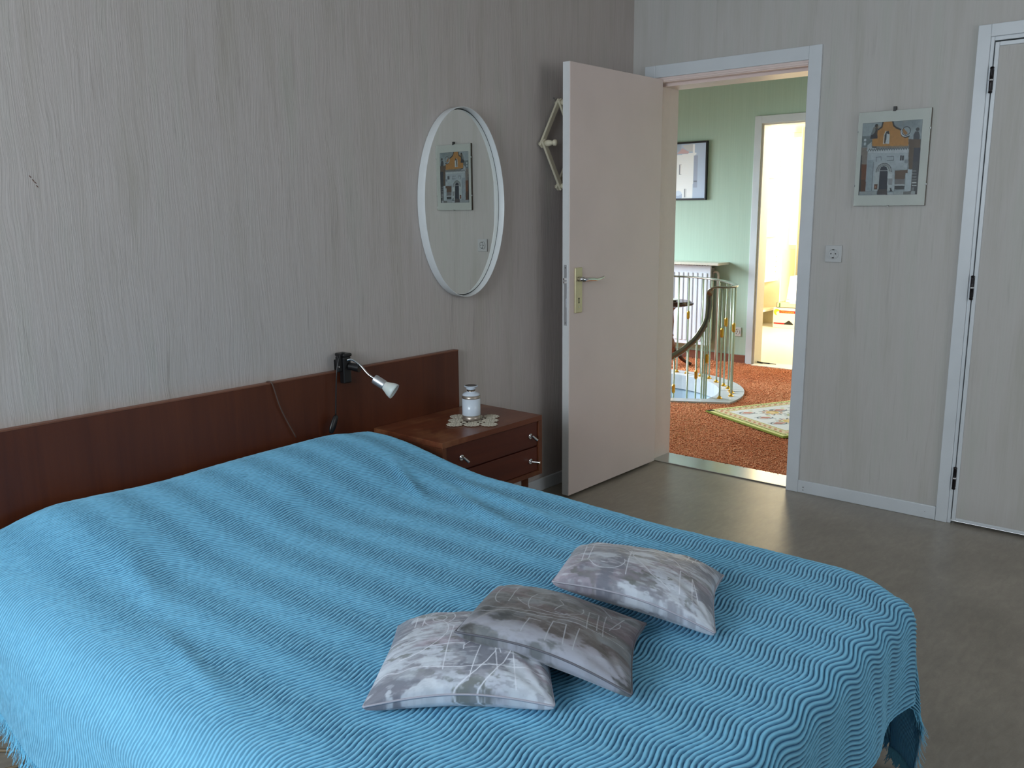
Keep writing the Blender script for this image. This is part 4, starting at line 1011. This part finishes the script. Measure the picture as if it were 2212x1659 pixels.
# ================================================================== CLIP-FRAMED PICTURE
pc = thing('clip_framed_picture', 'frameless clip picture of a collaged church facade on the right wall', 'picture', (0, -1.3343, 1.5748))
hw, hh_ = .1500, .2003
MB().box(-.012, -.003, -hw, hw, -hh_, hh_).build('backing', plain('backing_board', rgb(92, 84, 74), .7), pc)
MB().box(-.0135, -.012, -hw+.0005, hw-.0005, -hh_+.0005, hh_-.0005).build('mat_board', plain('mat_white', rgb(200, 202, 196), .55), pc)
for yy, zz, w_, h2 in ((-hw, .118, .004, .008), (-hw, -.112, .004, .008), (hw, .118, .004, .008), (hw, -.112, .004, .008), (0, -hh_, .008, .004)):
    MB().box(-.017, -.006, yy-w_/2, yy+w_/2, zz-h2/2, zz+h2/2, .0005).build('clip', m_steel, pc)
MB().box(-.016, -.004, -.006, .006, hh_-.004, hh_+.016, .001).build('hanger', m_black, pc)
def painting():
    n, m = 190, 236
    U, V = np.meshgrid(np.linspace(0, 1, n), np.linspace(0, 1, m), indexing='ij')
    def N(x, y):
        uu, vv = .5, .5
        for _ in range(6):
            vv = (y-(380-62*uu))/(1028-62*0+uu*44); uu = (x-(312-64*vv))/(856-19*vv)
        return (uu, vv)
    P = Paint(U, V, (150, 160, 164)); G = lambda *pp: [N(*p) for p in pp]
    P.put(sm(.45, .7, fbm(U*4, V*5, 2)), (122, 132, 136), .7)
    P.poly(G((300,560),(420,560),(470,430),(540,380),(540,700),(300,720)), (84, 92, 94), .6)
    P.poly(G((420,600),(430,550),(480,520),(500,470),(530,470),(530,590)), (52, 50, 54)); P.disc(*N(512,410), .026, .022, (44,46,48)); P.disc(*N(512,455), .022, .020, (58,60,62))
    P.disc(*N(345,615), .020, .017, (196,204,208)); P.disc(*N(343,670), .020, .022, (176,186,190))
    P.poly(G((1040,540),(1065,490),(1110,490),(1125,540),(1110,720),(1030,720)), (66,68,74)); P.disc(*N(1096,460), .030, .024, (60,62,66))
    P.poly(G((290,720),(390,720),(380,960),(280,960)), (128,118,112)); P.poly(G((280,960),(375,960),(350,1400),(258,1400)), (112,68,44)); P.poly(G((270,1180),(365,1180),(350,1400),(258,1400)), (80,56,42), .7)
    P.poly(G((250,850),(300,830),(280,1400),(250,1400)), (52,56,60), .8)
    P.poly(G((970,600),(1140,600),(1090,1390),(970,1390)), (92,78,66)); P.poly(G((1045,720),(1140,720),(1120,920),(1030,920)), (54,56,66)); P.poly(G((1030,920),(1125,920),(1090,1395),(1000,1395)), (64,66,70))
    # ochre gable
    P.poly(G((450,700),(450,600),(525,590),(528,470),(590,430),(606,362),(745,352),(758,410),(800,440),(850,465),(862,520),(900,560),(970,560),(968,705),(700,725)), (178,126,66)); P.put(sm(.5,.7,fbm(U*7,V*7,14))*((V<.36)&(U>.18)&(U<.78)), (160,110,56), .35)
    for pts in (((606,362),(590,430),(540,465)), ((748,352),(762,410),(800,440),(862,465)), ((862,500),(880,550),(920,570),(975,560))): P.line(G(*pts), .010, (46,48,52))
    P.disc(*N(930,495), .082, .066, (196,204,208)); P.disc(*N(945,480), .064, .052, (150,160,164)); P.poly(G((885,460),(900,445),(960,515),(930,540),(895,520)), (150,108,66)); P.line(arc(*N(938,485), .070, .058, 0, 6.28), .005, (52,56,60))
    P.poly(G((620,665),(640,530),(665,490),(690,490),(705,540),(695,665)), (190,196,196)); P.poly(G((622,662),(630,540),(655,490),(690,485),(700,530),(660,520),(655,600),(640,662)), (60,62,62)); P.line(G((612,665),(625,540),(650,490)), .006, (214,216,212))
    P.poly(G((450,705),(980,690),(980,760),(400,770),(380,700)), (112,112,112), .7); P.poly(G((380,690),(440,640),(445,720),(510,730),(508,770),(372,770)), (168,174,178)); P.poly(G((448,708),(515,708),(512,722),(448,722)), (40,42,46))
    # pale front
    P.poly(G((385,770),(975,745),(960,890),(915,890),(915,940),(955,945),(945,1030),(775,1035),(770,1340),(350,1340)), (168,176,182)); P.put(sm(.45,.7,fbm(U*9,V*11,4))*((V>.38)&(U>.12)&(U<.80)&(V<.93)), (190,198,202), .35)
    zz = []
    for i in range(17): zz += [(395+i*34, 772-i*1.6-(0)), (412+i*34, 740-i*1.6)]
    P.poly([N(*p) for p in zz]+[N(975,790), N(390,800)], (184,190,194))
    P.line([N(*p) for p in zz], .005, (84,88,92))
    P.poly(G((355,1330),(380,900),(470,900),(445,1340)), (138,150,158), .7)
    for pts in (((510,860),(580,850),(580,900)), ((665,850),(760,845),(760,900),(665,905)), ((470,930),(460,1100),(445,1340)), ((780,1040),(775,1340)), ((510,860),(510,920))): P.line(G(*pts), .004, (96,102,106))
    # portal
    P.poly(G((480,1340),(490,1060),(540,950),(620,925),(700,950),(735,1050),(725,1340)), (178,184,186))
    dots = arc(*N(618,1062), .128, .112, PI, 2*PI, 20)
    for x, y in dots: P.disc(x, y, .0085, .007, (40,42,44))
    P.line(arc(*N(618,1058), .092, .082, PI, 2*PI), .006, (110,112,110)); P.line(arc(*N(618,1058), .108, .096, PI, 2*PI), .004, (120,122,120))
    P.poly(G((545,1320),(560,1040),(580,1000),(620,980),(660,1000),(675,1040),(668,1320)), (44,50,62)); P.line(G((560,1050),(670,1048)), .005, (170,172,172))
    P.poly(G((520,1395),(530,1320),(665,1315),(670,1395)), (78,72,74)); P.rect(*N(484,1245), *N(528,1318), (96,72,58)); P.disc(*N(500,1285), .012, .016, (160,110,90))
    P.rect(*N(852,832), *N(872,902), (50,52,58)); P.rect(*N(880,832), *N(900,902), (50,52,58))
    P.poly(G((780,1050),(960,1035),(955,1100),(925,1110),(915,1170),(778,1170)), (94,74,60)); P.poly(G((778,1170),(915,1170),(912,1245),(775,1245)), (112,108,110)); P.poly(G((775,1245),(915,1245),(913,1265),(775,1265)), (172,176,178)); P.poly(G((772,1268),(913,1268),(908,1320),(770,1320)), (58,60,64))
    P.poly(G((960,1030),(1020,1030),(1000,1345),(915,1345),(930,1085),(958,1085)), (176,186,192)); P.poly(G((690,1090),(745,1090),(740,1160),(685,1160)), (192,198,200)); P.poly(G((685,1165),(745,1165),(740,1255),(680,1250)), (142,144,146))
    for k in range(6):
        c = (120,122,124) if k < 4 else (186,190,190); P.poly(G((1018,1045+k*42),(1080,1045+k*42),(1076,1062+k*42),(1016,1062+k*42)), c)
    P.poly(G((1010,1290),(1045,1285),(1040,1345),(1005,1345)), (120,122,124), .8)
    # ground strip
    P.poly(G((262,1352),(512,1348),(508,1398),(258,1402)), (150,156,158)); P.poly(G((672,1365),(755,1362),(752,1394),(670,1395)), (170,176,180)); P.poly(G((765,1350),(890,1345),(888,1390),(762,1392)), (158,164,166)); P.poly(G((1005,1345),(1060,1345),(1055,1388),(1000,1388)), (158,164,166)); P.poly(G((895,1352),(1000,1350),(998,1388),(893,1390)), (112,112,112))
    P.poly(G((700,1290),(712,1305),(722,1290),(730,1320),(745,1350),(700,1355),(712,1325)), (36,40,46))
    P.c *= (.93+.14*fbm(U*30, V*34, 6, 3))[..., None]
    Dm = np.minimum(np.minimum(U, 1-U)*.25, np.minimum(V, 1-V)*.31); P.put((Dm < .0012).astype(float), (50,52,54))
    co = np.zeros((n, m, 3)); co[..., 0] = -.0142; co[..., 1] = (.1303-.2475*U); co[..., 2] = (.1545-.3085*V)
    link('print', grid_mesh('print', co, P.lin()), attr_mat('collage_ink', .55, .3), pc)
painting()
# glass pane in front
gl = NT('clear_glass'); gl.b.inputs['Transmission Weight'].default_value = 1; gl.b.inputs['Roughness'].default_value = 0; gl.b.inputs['IOR'].default_value = 1.25; gl.b.inputs['Base Color'].default_value = (.97, .99, .98, 1)
MB().box(-.0170, -.0150, -hw, hw, -hh_, hh_).build('glass', gl.m, pc)
# tiny marks in the back wallpaper where something was stuck
mk = thing('wall_scratch', 'tiny dark scratch marks on the wallpaper left above the bed', 'scratch', (-3.013, 0, 1.452))
for x, z, r_ in ((-.010, .020, .9), (-.003, .010, .9), (.002, .004, .7), (.006, -.006, .8)):
    a_ = Matrix.Translation((x, 0, z)) @ Matrix.Rotation(r_, 4, 'Y'); MB().box(-.0035, .0035, -.0006, .0, -.0011, .0011, 0, a_).build('scratch_mark', m_mahog, mk)
